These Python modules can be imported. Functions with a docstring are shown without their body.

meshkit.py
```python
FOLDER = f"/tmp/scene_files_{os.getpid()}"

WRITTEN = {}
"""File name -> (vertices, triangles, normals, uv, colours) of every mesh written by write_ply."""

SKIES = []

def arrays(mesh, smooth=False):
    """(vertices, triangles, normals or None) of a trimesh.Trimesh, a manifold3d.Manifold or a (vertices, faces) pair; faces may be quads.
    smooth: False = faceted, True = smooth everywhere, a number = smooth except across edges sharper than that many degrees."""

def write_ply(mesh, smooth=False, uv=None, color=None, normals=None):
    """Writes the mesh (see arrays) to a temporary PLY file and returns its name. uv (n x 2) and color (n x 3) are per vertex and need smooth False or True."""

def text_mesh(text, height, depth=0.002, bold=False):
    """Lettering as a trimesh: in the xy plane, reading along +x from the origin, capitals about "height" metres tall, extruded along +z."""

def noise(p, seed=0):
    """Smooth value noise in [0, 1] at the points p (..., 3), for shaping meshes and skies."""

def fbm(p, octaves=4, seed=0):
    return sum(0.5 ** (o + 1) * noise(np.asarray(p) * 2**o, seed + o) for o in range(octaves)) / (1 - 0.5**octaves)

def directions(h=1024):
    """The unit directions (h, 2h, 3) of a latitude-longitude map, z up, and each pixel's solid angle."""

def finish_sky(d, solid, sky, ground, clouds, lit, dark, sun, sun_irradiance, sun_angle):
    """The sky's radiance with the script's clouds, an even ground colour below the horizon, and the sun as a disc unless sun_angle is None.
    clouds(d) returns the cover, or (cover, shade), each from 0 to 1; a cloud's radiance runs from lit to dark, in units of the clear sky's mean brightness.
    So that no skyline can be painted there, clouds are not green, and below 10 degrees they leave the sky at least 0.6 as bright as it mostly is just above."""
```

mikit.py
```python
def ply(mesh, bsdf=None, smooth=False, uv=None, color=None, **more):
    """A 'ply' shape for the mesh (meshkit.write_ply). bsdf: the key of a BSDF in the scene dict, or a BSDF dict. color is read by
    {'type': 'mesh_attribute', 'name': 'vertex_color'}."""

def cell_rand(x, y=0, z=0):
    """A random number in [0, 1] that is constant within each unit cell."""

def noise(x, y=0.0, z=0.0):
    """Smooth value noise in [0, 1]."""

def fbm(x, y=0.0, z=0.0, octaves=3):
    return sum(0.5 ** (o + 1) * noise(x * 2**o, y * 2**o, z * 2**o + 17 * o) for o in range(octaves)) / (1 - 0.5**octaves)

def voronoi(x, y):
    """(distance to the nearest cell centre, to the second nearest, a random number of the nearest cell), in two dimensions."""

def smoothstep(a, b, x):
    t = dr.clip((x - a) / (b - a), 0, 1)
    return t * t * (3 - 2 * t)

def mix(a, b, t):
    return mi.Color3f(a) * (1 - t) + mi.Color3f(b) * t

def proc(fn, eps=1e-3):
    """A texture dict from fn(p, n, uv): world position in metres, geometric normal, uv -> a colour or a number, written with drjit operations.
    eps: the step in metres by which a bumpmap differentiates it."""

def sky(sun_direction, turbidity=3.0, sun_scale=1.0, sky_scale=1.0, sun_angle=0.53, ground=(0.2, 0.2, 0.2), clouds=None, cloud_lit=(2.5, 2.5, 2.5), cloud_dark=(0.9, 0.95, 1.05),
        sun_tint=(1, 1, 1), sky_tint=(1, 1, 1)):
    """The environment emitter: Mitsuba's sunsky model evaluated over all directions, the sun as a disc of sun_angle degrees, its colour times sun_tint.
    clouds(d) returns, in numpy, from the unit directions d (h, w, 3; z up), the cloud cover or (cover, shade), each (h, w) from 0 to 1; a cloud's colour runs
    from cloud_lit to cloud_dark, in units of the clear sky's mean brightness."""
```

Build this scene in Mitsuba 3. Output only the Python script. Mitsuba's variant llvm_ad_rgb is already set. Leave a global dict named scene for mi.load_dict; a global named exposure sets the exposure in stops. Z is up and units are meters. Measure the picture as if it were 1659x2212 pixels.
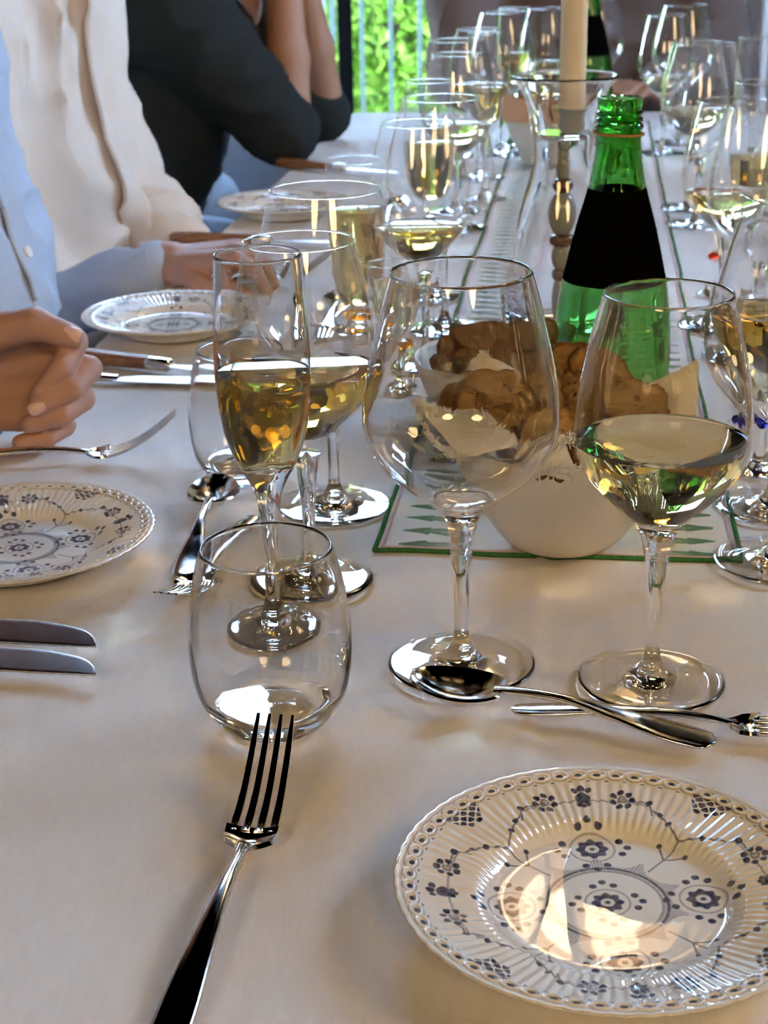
import math, numpy as np, trimesh, shapely
import shapely.geometry as sg
import drjit as dr
import mitsuba as mi
import mikit, meshkit
from mikit import noise, fbm, smoothstep, mix, proc
from scipy.interpolate import PchipInterpolator

T = mi.ScalarTransform4f
scene, labels = {}, {}
TZ = 0.74                      # height of the table top (cloth surface), metres
PI = math.pi

# ------------------------------------------------------------------ camera, sky, exposure
_th, _ro = 0.36892, -0.0197
_fw = np.array([0, math.cos(_th), -math.sin(_th)])
_up0 = np.array([0, math.sin(_th), math.cos(_th)])
_up = -math.sin(_ro) * np.array([1.0, 0, 0]) + math.cos(_ro) * _up0
_eye = np.array([0, 0, TZ + 0.397])
scene['camera'] = {'type': 'thinlens', 'fov': 2 * math.degrees(math.atan(829.5 / 3460)), 'fov_axis': 'x',
                   'aperture_radius': 0.0013, 'focus_distance': 0.80, 'near_clip': 0.01, 'far_clip': 200.0,
                   'to_world': T().look_at(origin=_eye.tolist(), target=(_eye + _fw).tolist(), up=_up.tolist())}
exposure = 2.35
scene['sky'] = mikit.sky((-0.5, -0.35, 0.8), turbidity=3.0, sun_scale=0.0, sky_scale=56.0, sky_tint=(1.0, 1.0, 1.0), ground=(0.16, 0.2, 0.1),
                         clouds=lambda d: 0.12 + 0 * d[..., 0], cloud_lit=(2.3, 2.3, 2.35), cloud_dark=(1.2, 1.2, 1.25))
LAMP = (3.0, 2.3, 1.4)        # radiance of the unseen pendant lamp's glowing bowl
GLOBE = (3.4, 2.3, 1.1)     # radiance of the unseen warm globes behind and beside the camera

# ------------------------------------------------------------------ helpers
def numbered(name):
    if not any(k == name or k.startswith(name + '__') for k in scene): return name
    i = 1
    while any(k == f'{name}_{i:03d}' or k.startswith(f'{name}_{i:03d}__') for k in scene): i += 1
    return f'{name}_{i:03d}'

def tag(key, label=None, cat=None, group=None, kind=None):
    d = {}
    if label: d['label'] = label
    if cat: d['category'] = cat
    if group: d['group'] = group
    if kind: d['kind'] = kind
    labels[key] = d

def child(parent, name):
    k = f'{parent}__{name}'
    if k not in scene: return k
    i = 1
    while f'{k}_{i:03d}' in scene: i += 1
    return f'{k}_{i:03d}'

def put(parent, name, shape, to=None):
    """one part: a ply dict under its thing"""
    k = child(parent, name)
    scene[k] = dict(shape) if to is None else {**shape, 'to_world': to}
    return k

def struct(name, shape, label=None):
    scene[name] = shape
    tag(name, label, kind='structure')

def ref(k): return {'type': 'ref', 'id': k}

def at(x, y, z=0.0, deg=0.0): return T().translate([x, y, TZ + z]).rotate([0, 0, 1], deg)

def raw_ply(v, f, n, bsdf, **more):
    path = meshkit.write_ply((v, f), False, normals=n)
    return {'type': 'ply', 'filename': path, 'face_normals': False, 'bsdf': ref(bsdf), **more}

def dense(knots, step=0.0015):
    """smooth curve through (r, z) knots"""
    k = np.asarray(knots, float)
    s = np.r_[0, np.cumsum(np.linalg.norm(np.diff(k, axis=0), axis=1))]
    n = max(len(k) * 2, int(s[-1] / step) + 1)
    t = np.linspace(0, s[-1], n)
    return np.stack([PchipInterpolator(s, k[:, 0])(t), PchipInterpolator(s, k[:, 1])(t)], 1)

def lathe(profile, seg=72, sharp=50):
    """revolves a (r, z) polyline; returns (v, f, n, ring index of each face). Normals lie to the right of the direction of travel."""
    p = np.asarray(profile, float)
    d = np.diff(p, axis=0)
    d /= np.linalg.norm(d, axis=1, keepdims=True) + 1e-12
    nn = np.stack([d[:, 1], -d[:, 0]], 1)
    rows_p, rows_n, faces_rows = [], [], []
    for i in range(len(d)):
        def nrm(j, k):
            if k < 0 or k >= len(d): return nn[j]
            if nn[j] @ nn[k] < math.cos(math.radians(sharp)): return nn[j]
            a = nn[j] + nn[k]
            return a / np.linalg.norm(a)
        na, nb = nrm(i, i - 1), nrm(i, i + 1)
        if rows_p and np.allclose(rows_n[-1], na): a = len(rows_p) - 1
        else:
            rows_p.append(p[i]); rows_n.append(na); a = len(rows_p) - 1
        rows_p.append(p[i + 1]); rows_n.append(nb)
        faces_rows.append((a, len(rows_p) - 1))
    ang = np.arange(seg) * 2 * PI / seg
    c, s = np.cos(ang), np.sin(ang)
    R = np.array(rows_p); N = np.array(rows_n)
    v = np.stack([R[:, :1] * c, R[:, :1] * s, np.repeat(R[:, 1:], seg, 1)], -1).reshape(-1, 3)
    n = np.stack([N[:, :1] * c, N[:, :1] * s, np.repeat(N[:, 1:], seg, 1)], -1).reshape(-1, 3)
    f, idx = [], []
    j = np.arange(seg); j2 = (j + 1) % seg
    for i, (a, b) in enumerate(faces_rows):
        A, B = a * seg, b * seg
        if R[b, 0] > 1e-7: f.append(np.stack([A + j, B + j2, B + j], 1)[:, ::-1] if False else np.stack([A + j, B + j2, B + j], 1)); idx += [i] * seg
        if R[a, 0] > 1e-7: f.append(np.stack([A + j, A + j2, B + j2], 1)); idx += [i] * seg
    f = np.vstack(f); idx = np.array(idx)
    # orient faces with the normals
    fn = np.cross(v[f[:, 1]] - v[f[:, 0]], v[f[:, 2]] - v[f[:, 0]])
    flip = (fn * n[f].sum(1)).sum(1) < 0
    f[flip] = f[flip][:, ::-1]
    return v, f, n, idx

def sub(lt, keep, bsdf, **more):
    """the faces of a lathe whose profile segment index satisfies keep, as a ply dict"""
    v, f, n, idx = lt
    ff = f[keep(idx)]
    u, inv = np.unique(ff, return_inverse=True)
    return raw_ply(v[u], inv.reshape(-1, 3), n[u], bsdf, **more)

def lathe_ply(profile, bsdf, seg=72, sharp=50, **more):
    return sub(lathe(profile, seg, sharp), lambda i: i >= 0, bsdf, **more)

def loft(c, right, up, hw, ht, k=12, power=2.6, caps=True):
    """closed tube along the points c with half width hw and half thickness ht (superellipse section)"""
    c, right, up = (np.asarray(x, float) for x in (c, right, up))
    n = len(c)
    right, up = np.broadcast_to(right, (n, 3)), np.broadcast_to(up, (n, 3))
    a = np.arange(k) * 2 * PI / k
    ca, sa = np.cos(a), np.sin(a)
    x = np.sign(ca) * np.abs(ca) ** (2 / power); y = np.sign(sa) * np.abs(sa) ** (2 / power)
    hw, ht = np.broadcast_to(hw, n), np.broadcast_to(ht, n)
    v = c[:, None] + right[:, None] * (hw[:, None] * x)[..., None] + up[:, None] * (ht[:, None] * y)[..., None]
    v = v.reshape(-1, 3)
    f = []
    j = np.arange(k); j2 = (j + 1) % k
    for i in range(n - 1):
        A, B = i * k, (i + 1) * k
        f += [np.stack([A + j, A + j2, B + j2], 1), np.stack([A + j, B + j2, B + j], 1)]
    if caps:
        v = np.vstack([v, c[:1], c[-1:]])
        f += [np.stack([j2, j, j * 0 + n * k], 1), np.stack([(n - 1) * k + j, (n - 1) * k + j2, j * 0 + n * k + 1], 1)]
    m = trimesh.Trimesh(v, np.vstack(f), process=False)
    if m.volume < 0: m.invert()
    return m

def tube(pts, r, k=8):
    p = np.asarray(pts, float)
    t = np.gradient(p, axis=0); t /= np.linalg.norm(t, axis=1, keepdims=True) + 1e-12
    a = np.cross(t, np.where(np.abs(t[:, 2:]) < 0.9, [0, 0, 1.0], [1.0, 0, 0])); a /= np.linalg.norm(a, axis=1, keepdims=True) + 1e-12
    return loft(p, a, np.cross(t, a), r, r, k, 2.0)

def box(x0, x1, y0, y1, z0, z1):
    return trimesh.creation.box(bounds=[[x0, y0, z0], [x1, y1, z1]])

def cat(*ms): return trimesh.util.concatenate(list(ms))

def spline(ts, vals, n):
    ts = np.asarray(ts, float); t = np.linspace(ts[0], ts[-1], n)
    vals = np.asarray(vals, float)
    return PchipInterpolator(ts, vals, axis=0)(t)

def grid_faces(nu, nv):
    i, j = np.meshgrid(np.arange(nu - 1), np.arange(nv - 1), indexing='ij')
    a = (i * nv + j).ravel()
    return np.vstack([np.stack([a, a + nv, a + nv + 1], 1), np.stack([a, a + nv + 1, a + 1], 1)])

def shell(P, thick, up_hint=(0, 0, 1)):
    """a closed thin shell from a grid of points (nu, nv, 3), thickened along its normals"""
    nu, nv = P.shape[:2]
    du, dv = np.gradient(P, axis=0), np.gradient(P, axis=1)
    n = np.cross(du, dv); n /= np.linalg.norm(n, axis=-1, keepdims=True) + 1e-12
    t = np.broadcast_to(thick, (nu, nv))[..., None] / 2
    v = np.vstack([(P + n * t).reshape(-1, 3), (P - n * t).reshape(-1, 3)])
    f = grid_faces(nu, nv); m = nu * nv
    b = np.r_[np.arange(nv), np.arange(1, nu) * nv + nv - 1, (nu - 1) * nv + np.arange(nv - 2, -1, -1), np.arange(nu - 2, 0, -1) * nv]
    b2 = np.roll(b, -1)
    f = np.vstack([f, f[:, ::-1] + m, np.stack([b, b2, b + m], 1), np.stack([b2, b2 + m, b + m], 1)])
    return trimesh.Trimesh(v, f, process=False)

# ------------------------------------------------------------------ materials
def M(key, **d): scene[key] = d
def rgb(r, g, b): return {'type': 'rgb', 'value': [r, g, b]}
def two(d): return {'type': 'twosided', 'b': d}

M('m_glass', type='dielectric', int_ior=1.5, ext_ior=1.0)
M('m_sheet', type='thindielectric', int_ior=1.5, ext_ior=1.0)
M('m_pane', type='thindielectric', int_ior=1.5, ext_ior=1.0)
M('m_wine_wall', type='dielectric', int_ior=1.34, ext_ior=1.5)
M('m_wine_air', type='dielectric', int_ior=1.34, ext_ior=1.0)
def medium(key, s): scene[key] = {'type': 'homogeneous', 'albedo': 0.0, 'scale': float(max(s)), 'sigma_t': {'type': 'rgb', 'value': [float(q) / max(s) for q in s]}}
medium('v_white', (0.8, 2.4, 13.0))
medium('v_gold', (1.8, 8.5, 34.0))
medium('v_green', (230.0, 28.0, 270.0))
M('m_steel', type='twosided', b={'type': 'roughconductor', 'material': 'none', 'specular_reflectance': rgb(0.80, 0.78, 0.75), 'alpha': 0.035})
M('m_blade', type='twosided', b={'type': 'roughconductor', 'material': 'none', 'specular_reflectance': rgb(0.68, 0.66, 0.64), 'alpha': 0.12})
M('m_stoneware', type='roughplastic', diffuse_reflectance=rgb(0.80, 0.75, 0.65), alpha=0.25)
M('m_amber', type='dielectric', int_ior=1.5, specular_transmittance=rgb(0.85, 0.5, 0.08))
M('m_bluebead', type='dielectric', int_ior=1.5, specular_transmittance=rgb(0.12, 0.15, 0.55))
M('m_redbead', type='dielectric', int_ior=1.5, specular_transmittance=rgb(0.75, 0.15, 0.05))
M('m_black_label', type='diffuse', reflectance=rgb(0.002, 0.002, 0.002))
M('m_brass_ring', type='diffuse', reflectance=rgb(0.42, 0.24, 0.09))
M('m_candle', type='diffuse', reflectance=rgb(0.80, 0.67, 0.44))
M('m_bread', type='diffuse', reflectance={'type': 'mesh_attribute', 'name': 'vertex_color'})
M('m_bead_stone', type='plastic', diffuse_reflectance=rgb(0.30, 0.33, 0.33))
M('m_bead_brown', type='plastic', diffuse_reflectance=rgb(0.13, 0.07, 0.04))

def cloth_col(p, n, uv):
    # plain weave: warp and weft threads of slightly different tone, slubs along them
    w = 0.965 + 0.035 * dr.sin(p.x * 2 * PI / 0.0012) * dr.sin(p.y * 2 * PI / 0.0012) + 0.05 * (noise(p.x * 620, p.y * 150) - 0.5)
    return mi.Color3f(0.74, 0.715, 0.69) * w
M('m_cloth', type='twosided', b={'type': 'diffuse', 'reflectance': proc(cloth_col)})
M('m_linen', type='twosided', b={'type': 'diffuse', 'reflectance': proc(lambda p, n, uv: mi.Color3f(0.80, 0.73, 0.60) * (0.9 + 0.1 * noise(p.x * 900, p.y * 900, p.z * 900)))})
M('m_fringe', type='twosided', b={'type': 'diffuse', 'reflectance': rgb(0.86, 0.85, 0.84)})
M('m_green_thread', type='diffuse', reflectance=proc(lambda p, n, uv: mi.Color3f(0.05, 0.17, 0.06) * (0.75 + 0.5 * noise(p.x * 800, p.y * 800))))
M('m_pink_thread', type='diffuse', reflectance=rgb(0.62, 0.45, 0.50))

# ---- blue painted porcelain: pattern in the plate's own plane (uv)
def porcelain(p, n, uv):
    x, y = (uv.x - 0.5) * 2, (uv.y - 0.5) * 2
    r = dr.sqrt(x * x + y * y) + 1e-6
    th = dr.atan2(y, x)
    def fold(N, off=0.0):
        t = th - off
        t = t - dr.round(t * (N / (2 * PI))) * (2 * PI / N)
        return r * dr.cos(t), r * dr.sin(t)
    def band(d, w, s=0.006): return 1 - smoothstep(w, w + s, dr.abs(d))
    def dot(X, Y, cx, cy, rad, asp=1.0):
        d = dr.sqrt(dr.square(X - cx) + dr.square((Y - cy) * asp))
        return 1 - smoothstep(rad - 0.004, rad + 0.004, d)
    def seg(X, Y, ax, ay, bx, by, w):
        px, py, qx, qy = X - ax, Y - ay, bx - ax, by - ay
        h = dr.clip((px * qx + py * qy) / (qx * qx + qy * qy), 0, 1)
        d = dr.sqrt(dr.square(px - qx * h) + dr.square(py - qy * h))
        return 1 - smoothstep(w, w + 0.005, d)
    ink = mi.Float(0)
    def add(v, k=1.0):
        nonlocal ink
        ink = dr.maximum(ink, v * k)
    # middle medallion
    add(band(r - 0.285, 0.006), 0.9); add(band(r - 0.262, 0.007), 0.55)
    lobe = dr.abs(dr.abs(th * (10 / (2 * PI)) - dr.round(th * (10 / (2 * PI))))) * 2
    comb = 0.5 + 0.5 * dr.cos(th * 130)
    add((1 - smoothstep(0.0, 0.012, r - (0.30 + 0.085 * lobe * lobe * lobe))) * (r > 0.285) * (0.35 + 0.65 * comb), 0.6)
    # flower in the middle and four around
    X, Y = fold(4)
    def flower(X, Y, cx, s):
        rr = dr.sqrt(dr.square(X - cx) + dr.square(Y))
        a = dr.atan2(Y, X - cx)
        pet = s * (0.92 + 0.10 * dr.cos(a * 8))
        add((1 - smoothstep(pet - 0.006, pet + 0.006, rr)) * (1 - 0.9 * band(rr - s * 0.3, s * 0.09, s * 0.08)))
        add(band(rr - s * 1.35, 0.003), 0.5)
        for k in range(4):
            aa = k * PI / 2
            for o in (-0.35, 0.0, 0.35):
                add(dot(X, Y, cx + s * (1.85 + (0.3 if o == 0 else 0)) * math.cos(aa + o), s * (1.85 + (0.3 if o == 0 else 0)) * math.sin(aa + o), s * 0.24))
    flower(X, Y, 0.455, 0.082)
    flower(x, y, 0.0, 0.078)
    # stems between
    X, Y = fold(4, PI / 4)
    add(seg(X, Y, 0.34, 0.0, 0.60, 0.0, 0.003), 0.7)
    for sy in (-1, 1):
        add(seg(X, Y, 0.47, 0.0, 0.54, sy * 0.07, 0.003), 0.8); add(dot(X, Y, 0.545, sy * 0.075, 0.014))
        add(seg(X, Y, 0.60, 0.0, 0.66, sy * 0.10, 0.003), 0.8); add(seg(X, Y, 0.66, sy * 0.10, 0.70, sy * 0.22, 0.003), 0.8)
        add(dot(X, Y, 0.66, sy * 0.10, 0.017)); add(dot(X, Y, 0.69, sy * 0.17, 0.016))
    # sprigs on the rim
    X, Y = fold(4)
    add(dot(X, Y, 0.775, 0.0, 0.040)); add(dot(X, Y, 0.840, 0.0, 0.022)); add(dot(X, Y, 0.83, 0.036, 0.018)); add(dot(X, Y, 0.83, -0.036, 0.018))
    add(dot(X, Y, 0.735, 0.022, 0.016)); add(dot(X, Y, 0.735, -0.022, 0.016)); add(dot(X, Y, 0.72, 0.0, 0.014))
    add(band(r - 0.755, 0.0025) * (dr.abs(Y) < 0.33) * (X > 0), 0.6)
    for sy in (-1, 1):
        cx, cy = 0.745, sy * 0.20
        for k in range(7):
            a = k * 2 * PI / 7
            add(dot(X, Y, cx + 0.050 * math.cos(a), cy + 0.050 * math.sin(a), 0.018))
        add(band(dr.sqrt(dr.square(X - cx) + dr.square(Y - cy)) - 0.018, 0.005), 0.7)
        add(dot(X, Y, 0.70, sy * 0.33, 0.019)); add(seg(X, Y, 0.745, sy * 0.2, 0.70, sy * 0.33, 0.003), 0.8)
        add(seg(X, Y, 0.70, sy * 0.33, 0.62, sy * 0.33, 0.003), 0.8)
    # lattice patches and lace edge
    X, Y = fold(4, PI / 4)
    g = dr.abs(dr.sin((r - Y * 0.8) * 62)) * dr.abs(dr.sin((r + Y * 0.8) * 62))
    add(smoothstep(0.22, 0.34, g) * (r > 0.80) * (r < 0.915) * (dr.abs(Y) < 0.13 - 0.75 * (0.915 - r)))
    N = 60
    e = th * (N / (2 * PI)); e = e - dr.round(e)
    er, et = (r - 0.935) / 0.034, e / 0.5
    q = dr.sqrt(er * er + et * et)
    add(1 - smoothstep(0.32, 0.46, q)); add(band(q - 0.95, 0.06, 0.1), 0.5)
    add(band(r - 0.975, 0.003), 0.35)
    e2 = th * (N / (2 * PI)) + 0.5; e2 = e2 - dr.round(e2)
    add(1 - smoothstep(0.2, 0.3, dr.sqrt(dr.square((r - 0.895) / 0.02) + dr.square(e2 / 0.5)) ), 0.8)
    wash = 0.8 + 0.2 * noise(x * 60, y * 60)
    return mix(mi.Color3f(0.78, 0.76, 0.70), mi.Color3f(0.012, 0.018, 0.07), dr.clip(ink * wash, 0, 1))
M('m_porcelain', type='plastic', diffuse_reflectance=proc(porcelain), int_ior=1.52)

# ------------------------------------------------------------------ table, cloth, runner
TU, TN = np.array([0.1311, 0.9914]), np.array([0.9914, -0.1311])      # along the table, across it to the right
TO = np.array([-0.281, 1.468])                                          # a point of its left edge
U0, U1, VW = -1.28, 1.74, 0.908
def tab(u, v): return TO + np.multiply.outer(u, TU) + np.multiply.outer(v, TN)
TDEG = -math.degrees(math.atan2(0.1311, 0.9914))

def cloth_height(u, v):
    P = np.stack([u * 6, v * 6, 0 * u], -1)
    h = -0.0042 * meshkit.fbm(P * 1.6, 3, 4) + 0.0004
    h += 0.0026 * np.exp(-np.abs(v - 0.447) / 0.0030) - 0.0016 * np.exp(-((v - 0.452) / 0.012) ** 2)
    h += 0.0020 * np.exp(-np.abs(u + 0.60 + 0.02 * v) / 0.0035)
    h += 0.0010 * np.exp(-np.abs(u - 0.62) / 0.004)
    for (a, b, c, s) in ((0.10, -0.42, 0.9, 1.0), (0.16, -0.30, -0.5, 0.8), (0.06, -0.60, 0.6, 0.9)):
        d = (v - a) * math.cos(c) - (u - b) * math.sin(c); l = (v - a) * math.sin(c) + (u - b) * math.cos(c)
        h += 0.0024 * s * np.exp(-(d / 0.007) ** 2) * np.exp(-(l / 0.07) ** 2)
    return np.minimum(h, 0.0006)

def make_cloth():
    R, drop = 0.012, 0.10
    v_in = np.linspace(R, VW - R, 176)
    a = np.linspace(0, PI / 2, 6)[1:]
    dn = np.linspace(0, drop, 14)[1:]
    # cross profile as (v, z)
    left = [(R - R * math.sin(t), -R + R * math.cos(t)) for t in a] + [(0.0, -R - q) for q in dn]
    right = [(VW - R + R * math.sin(t), -R + R * math.cos(t)) for t in a] + [(VW, -R - q) for q in dn]
    vs = [p for p in left[::-1]] + [(q, 0.0) for q in v_in] + right
    vv = np.array([p[0] for p in vs]); zz = np.array([p[1] for p in vs])
    us = np.r_[np.linspace(U0, U1, 520)]
    U, V = np.meshgrid(us, vv, indexing='ij'); Z = np.broadcast_to(zz, U.shape).copy()
    top = (Z > -1e-9)
    Z = Z + np.where(top, cloth_height(U, V), cloth_height(U, np.clip(V, R, VW - R)))
    wav = 0.008 * (meshkit.noise(np.stack([U * 5, V * 0, 0 * U + 3], -1)) - 0.15) * np.clip(-Z / drop, 0, 1)
    V2 = V + np.where(Z < -0.02, np.where(V < VW / 2, -wav, wav), 0)
    xy = TO + U[..., None] * TU + V2[..., None] * TN
    P = np.concatenate([xy, (TZ + Z)[..., None]], -1)
    f = grid_faces(*U.shape)
    top_mesh = trimesh.Trimesh(P.reshape(-1, 3), f, process=False)
    # hanging ends
    ends = []
    for ue, s in ((U1, 1), (U0, -1)):
        q = [(R * math.sin(t), -R + R * math.cos(t)) for t in a] + [(R, -R - x) for x in dn]
        q = [(0.0, 0.0)] + q
        k = len(v_in)
        hh = cloth_height(np.full(k, ue), v_in)
        E = np.array([[[*(TO + (ue + s * d) * TU + vq * TN), TZ + z + h0] for vq, h0 in zip(v_in, hh)] for d, z in q])
        ends.append(trimesh.Trimesh(E.reshape(-1, 3), grid_faces(len(q), k), process=False))
    m = cat(top_mesh, *ends)
    m.fix_normals(multibody=False) if False else None
    return m
scene['tablecloth'] = mikit.ply(make_cloth(), 'm_cloth', smooth=60)
tag('tablecloth', 'white woven tablecloth with ironed fold lines covering the long dining table', 'tablecloth')

# the table itself, under the cloth
scene['dining_table__tabletop'] = mikit.ply(trimesh.creation.box(extents=[VW - 0.03, U1 - U0 - 0.03, 0.03], transform=trimesh.transformations.translation_matrix([*tab((U0 + U1) / 2, VW / 2), TZ - 0.026]) @ trimesh.transformations.rotation_matrix(math.radians(TDEG), [0, 0, 1])), 'm_wood')
for u in (U0 + 0.12, U1 - 0.12):
    for v in (0.1, VW - 0.1):
        x, y = tab(u, v)
        put('dining_table', 'leg', mikit.ply(loft([[x, y, 0], [x, y, TZ - 0.04]], [1, 0, 0], [0, 1, 0], [0.025, 0.032], [0.025, 0.032], 12, 5), 'm_wood', 40))
tag('dining_table', 'long wooden dining table hidden under the white tablecloth', 'table')
M('m_wood', type='diffuse', reflectance=rgb(0.25, 0.14, 0.08))

# runner: linen strip with embroidered borders
RV0, RV1, RU0, RU1 = 0.339, 0.572, -0.468, 1.60
def runner_col(p, n, uv):
    a = (uv.x) * (RV1 - RV0) * 100          # across, cm
    b = (uv.y) * (RU1 - RU0) * 100          # along, cm
    Wd = (RV1 - RV0) * 100
    base = mi.Color3f(0.74, 0.715, 0.68) * (0.94 + 0.06 * noise(p.x * 800, p.y * 800))
    e = dr.minimum(a, Wd - a)
    wob = 0.16 * (noise(b * 2.2, a * 1.1) - 0.5)
    # row of sprigs along both sides: a knotted root near the border and long thin stems reaching inwards
    P = 2.3
    k = dr.floor(b / P); f = b - (k + 0.5) * P + wob
    t = e - 1.5
    g = mi.Float(0)
    for sl, o, ln in ((-0.13, -0.10, 3.6), (-0.05, -0.04, 4.3), (0.04, 0.05, 3.9), (0.12, 0.12, 3.2)):
        st = (1 - smoothstep(0.07, 0.13, dr.abs(f - o - sl * t))) * (t > 0.2) * (t < ln)
        g = dr.maximum(g, st)
    root = (1 - smoothstep(0.10, 0.2, dr.abs(dr.abs(f) - 0.30 * t))) * (t > -0.1) * (t < 1.7)
    g = dr.maximum(g, root)
    col = mix(base, mi.Color3f(0.07, 0.16, 0.07) * (0.7 + 0.6 * noise(a * 9, b * 9)), g * 0.9)
    # small red and mauve figures down the inside, past the first hand's breadth
    h = b / 2.3; kk = dr.floor(h); h = (h - kk) * 2.3
    m = dr.abs(e - 7.2)
    fig = (((dr.abs(h - 1.15) < 0.30 - 0.2 * m) & (m < 0.9)) | ((dr.abs(h - 0.75) < 0.16) & (m < 0.25))) & (b > 36.0)
    dye = mix(mi.Color3f(0.40, 0.06, 0.12), mi.Color3f(0.20, 0.13, 0.28), dr.select(mikit.cell_rand(kk, dr.select(a > Wd * 0.5, 1.0, 0.0)) > 0.6, 1.0, 0.0))
    return dr.select(fig, dye, col)
M('m_runner', type='twosided', b={'type': 'diffuse', 'reflectance': proc(runner_col)})
def make_runner():
    us, vs = np.linspace(RU0, RU1, 420), np.linspace(RV0, RV1, 60)
    U, V = np.meshgrid(us, vs, indexing='ij')
    Vw = V + 0.0025 * np.sin(U * 31 + 1) * 0 + 0.003 * (meshkit.noise(np.stack([U * 14, V * 3, U * 0], -1)) - 0.5)
    xy = TO + U[..., None] * TU + Vw[..., None] * TN
    z = TZ + cloth_height(U, V) + 0.0010
    P = np.concatenate([xy, z[..., None]], -1)
    uv = np.stack([(V - RV0) / (RV1 - RV0), (U - RU0) / (RU1 - RU0)], -1).reshape(-1, 2)
    return trimesh.Trimesh(P.reshape(-1, 3), grid_faces(*U.shape), process=False), uv
_m, _uv = make_runner()
scene['table_runner__linen'] = mikit.ply(_m, 'm_runner', smooth=True, uv=_uv)
def cord(u, v, r, mat, inset):
    ws = 0.003 * (meshkit.noise(np.stack([u * 14, v * 3, u * 0], -1)) - 0.5)
    xy = TO + u[:, None] * TU + (v + ws)[:, None] * TN
    z = TZ + cloth_height(u, v) + 0.0016
    p = np.concatenate([xy, z[:, None]], 1)
    return mikit.ply(tube(p, r, 6), mat, smooth=True)
_n = 600
for ins, r, mat, nm in ((0.0, 0.0016, 'm_green_thread', 'green_border'), (0.0042, 0.0011, 'm_pink_thread', 'pink_border')):
    for v in (RV0 + ins, RV1 - ins):
        put('table_runner', nm, cord(np.linspace(RU0 + ins, RU1 - ins, _n), np.full(_n, v), r, mat, ins))
    for u in (RU0 + ins, RU1 - ins):
        k = 80
        put('table_runner', nm, cord(np.full(k, u), np.linspace(RV0 + ins, RV1 - ins, k), r, mat, ins))
tag('table_runner', 'narrow white linen runner embroidered with green sprigs and corded green border along the table', 'table runner')

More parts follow.
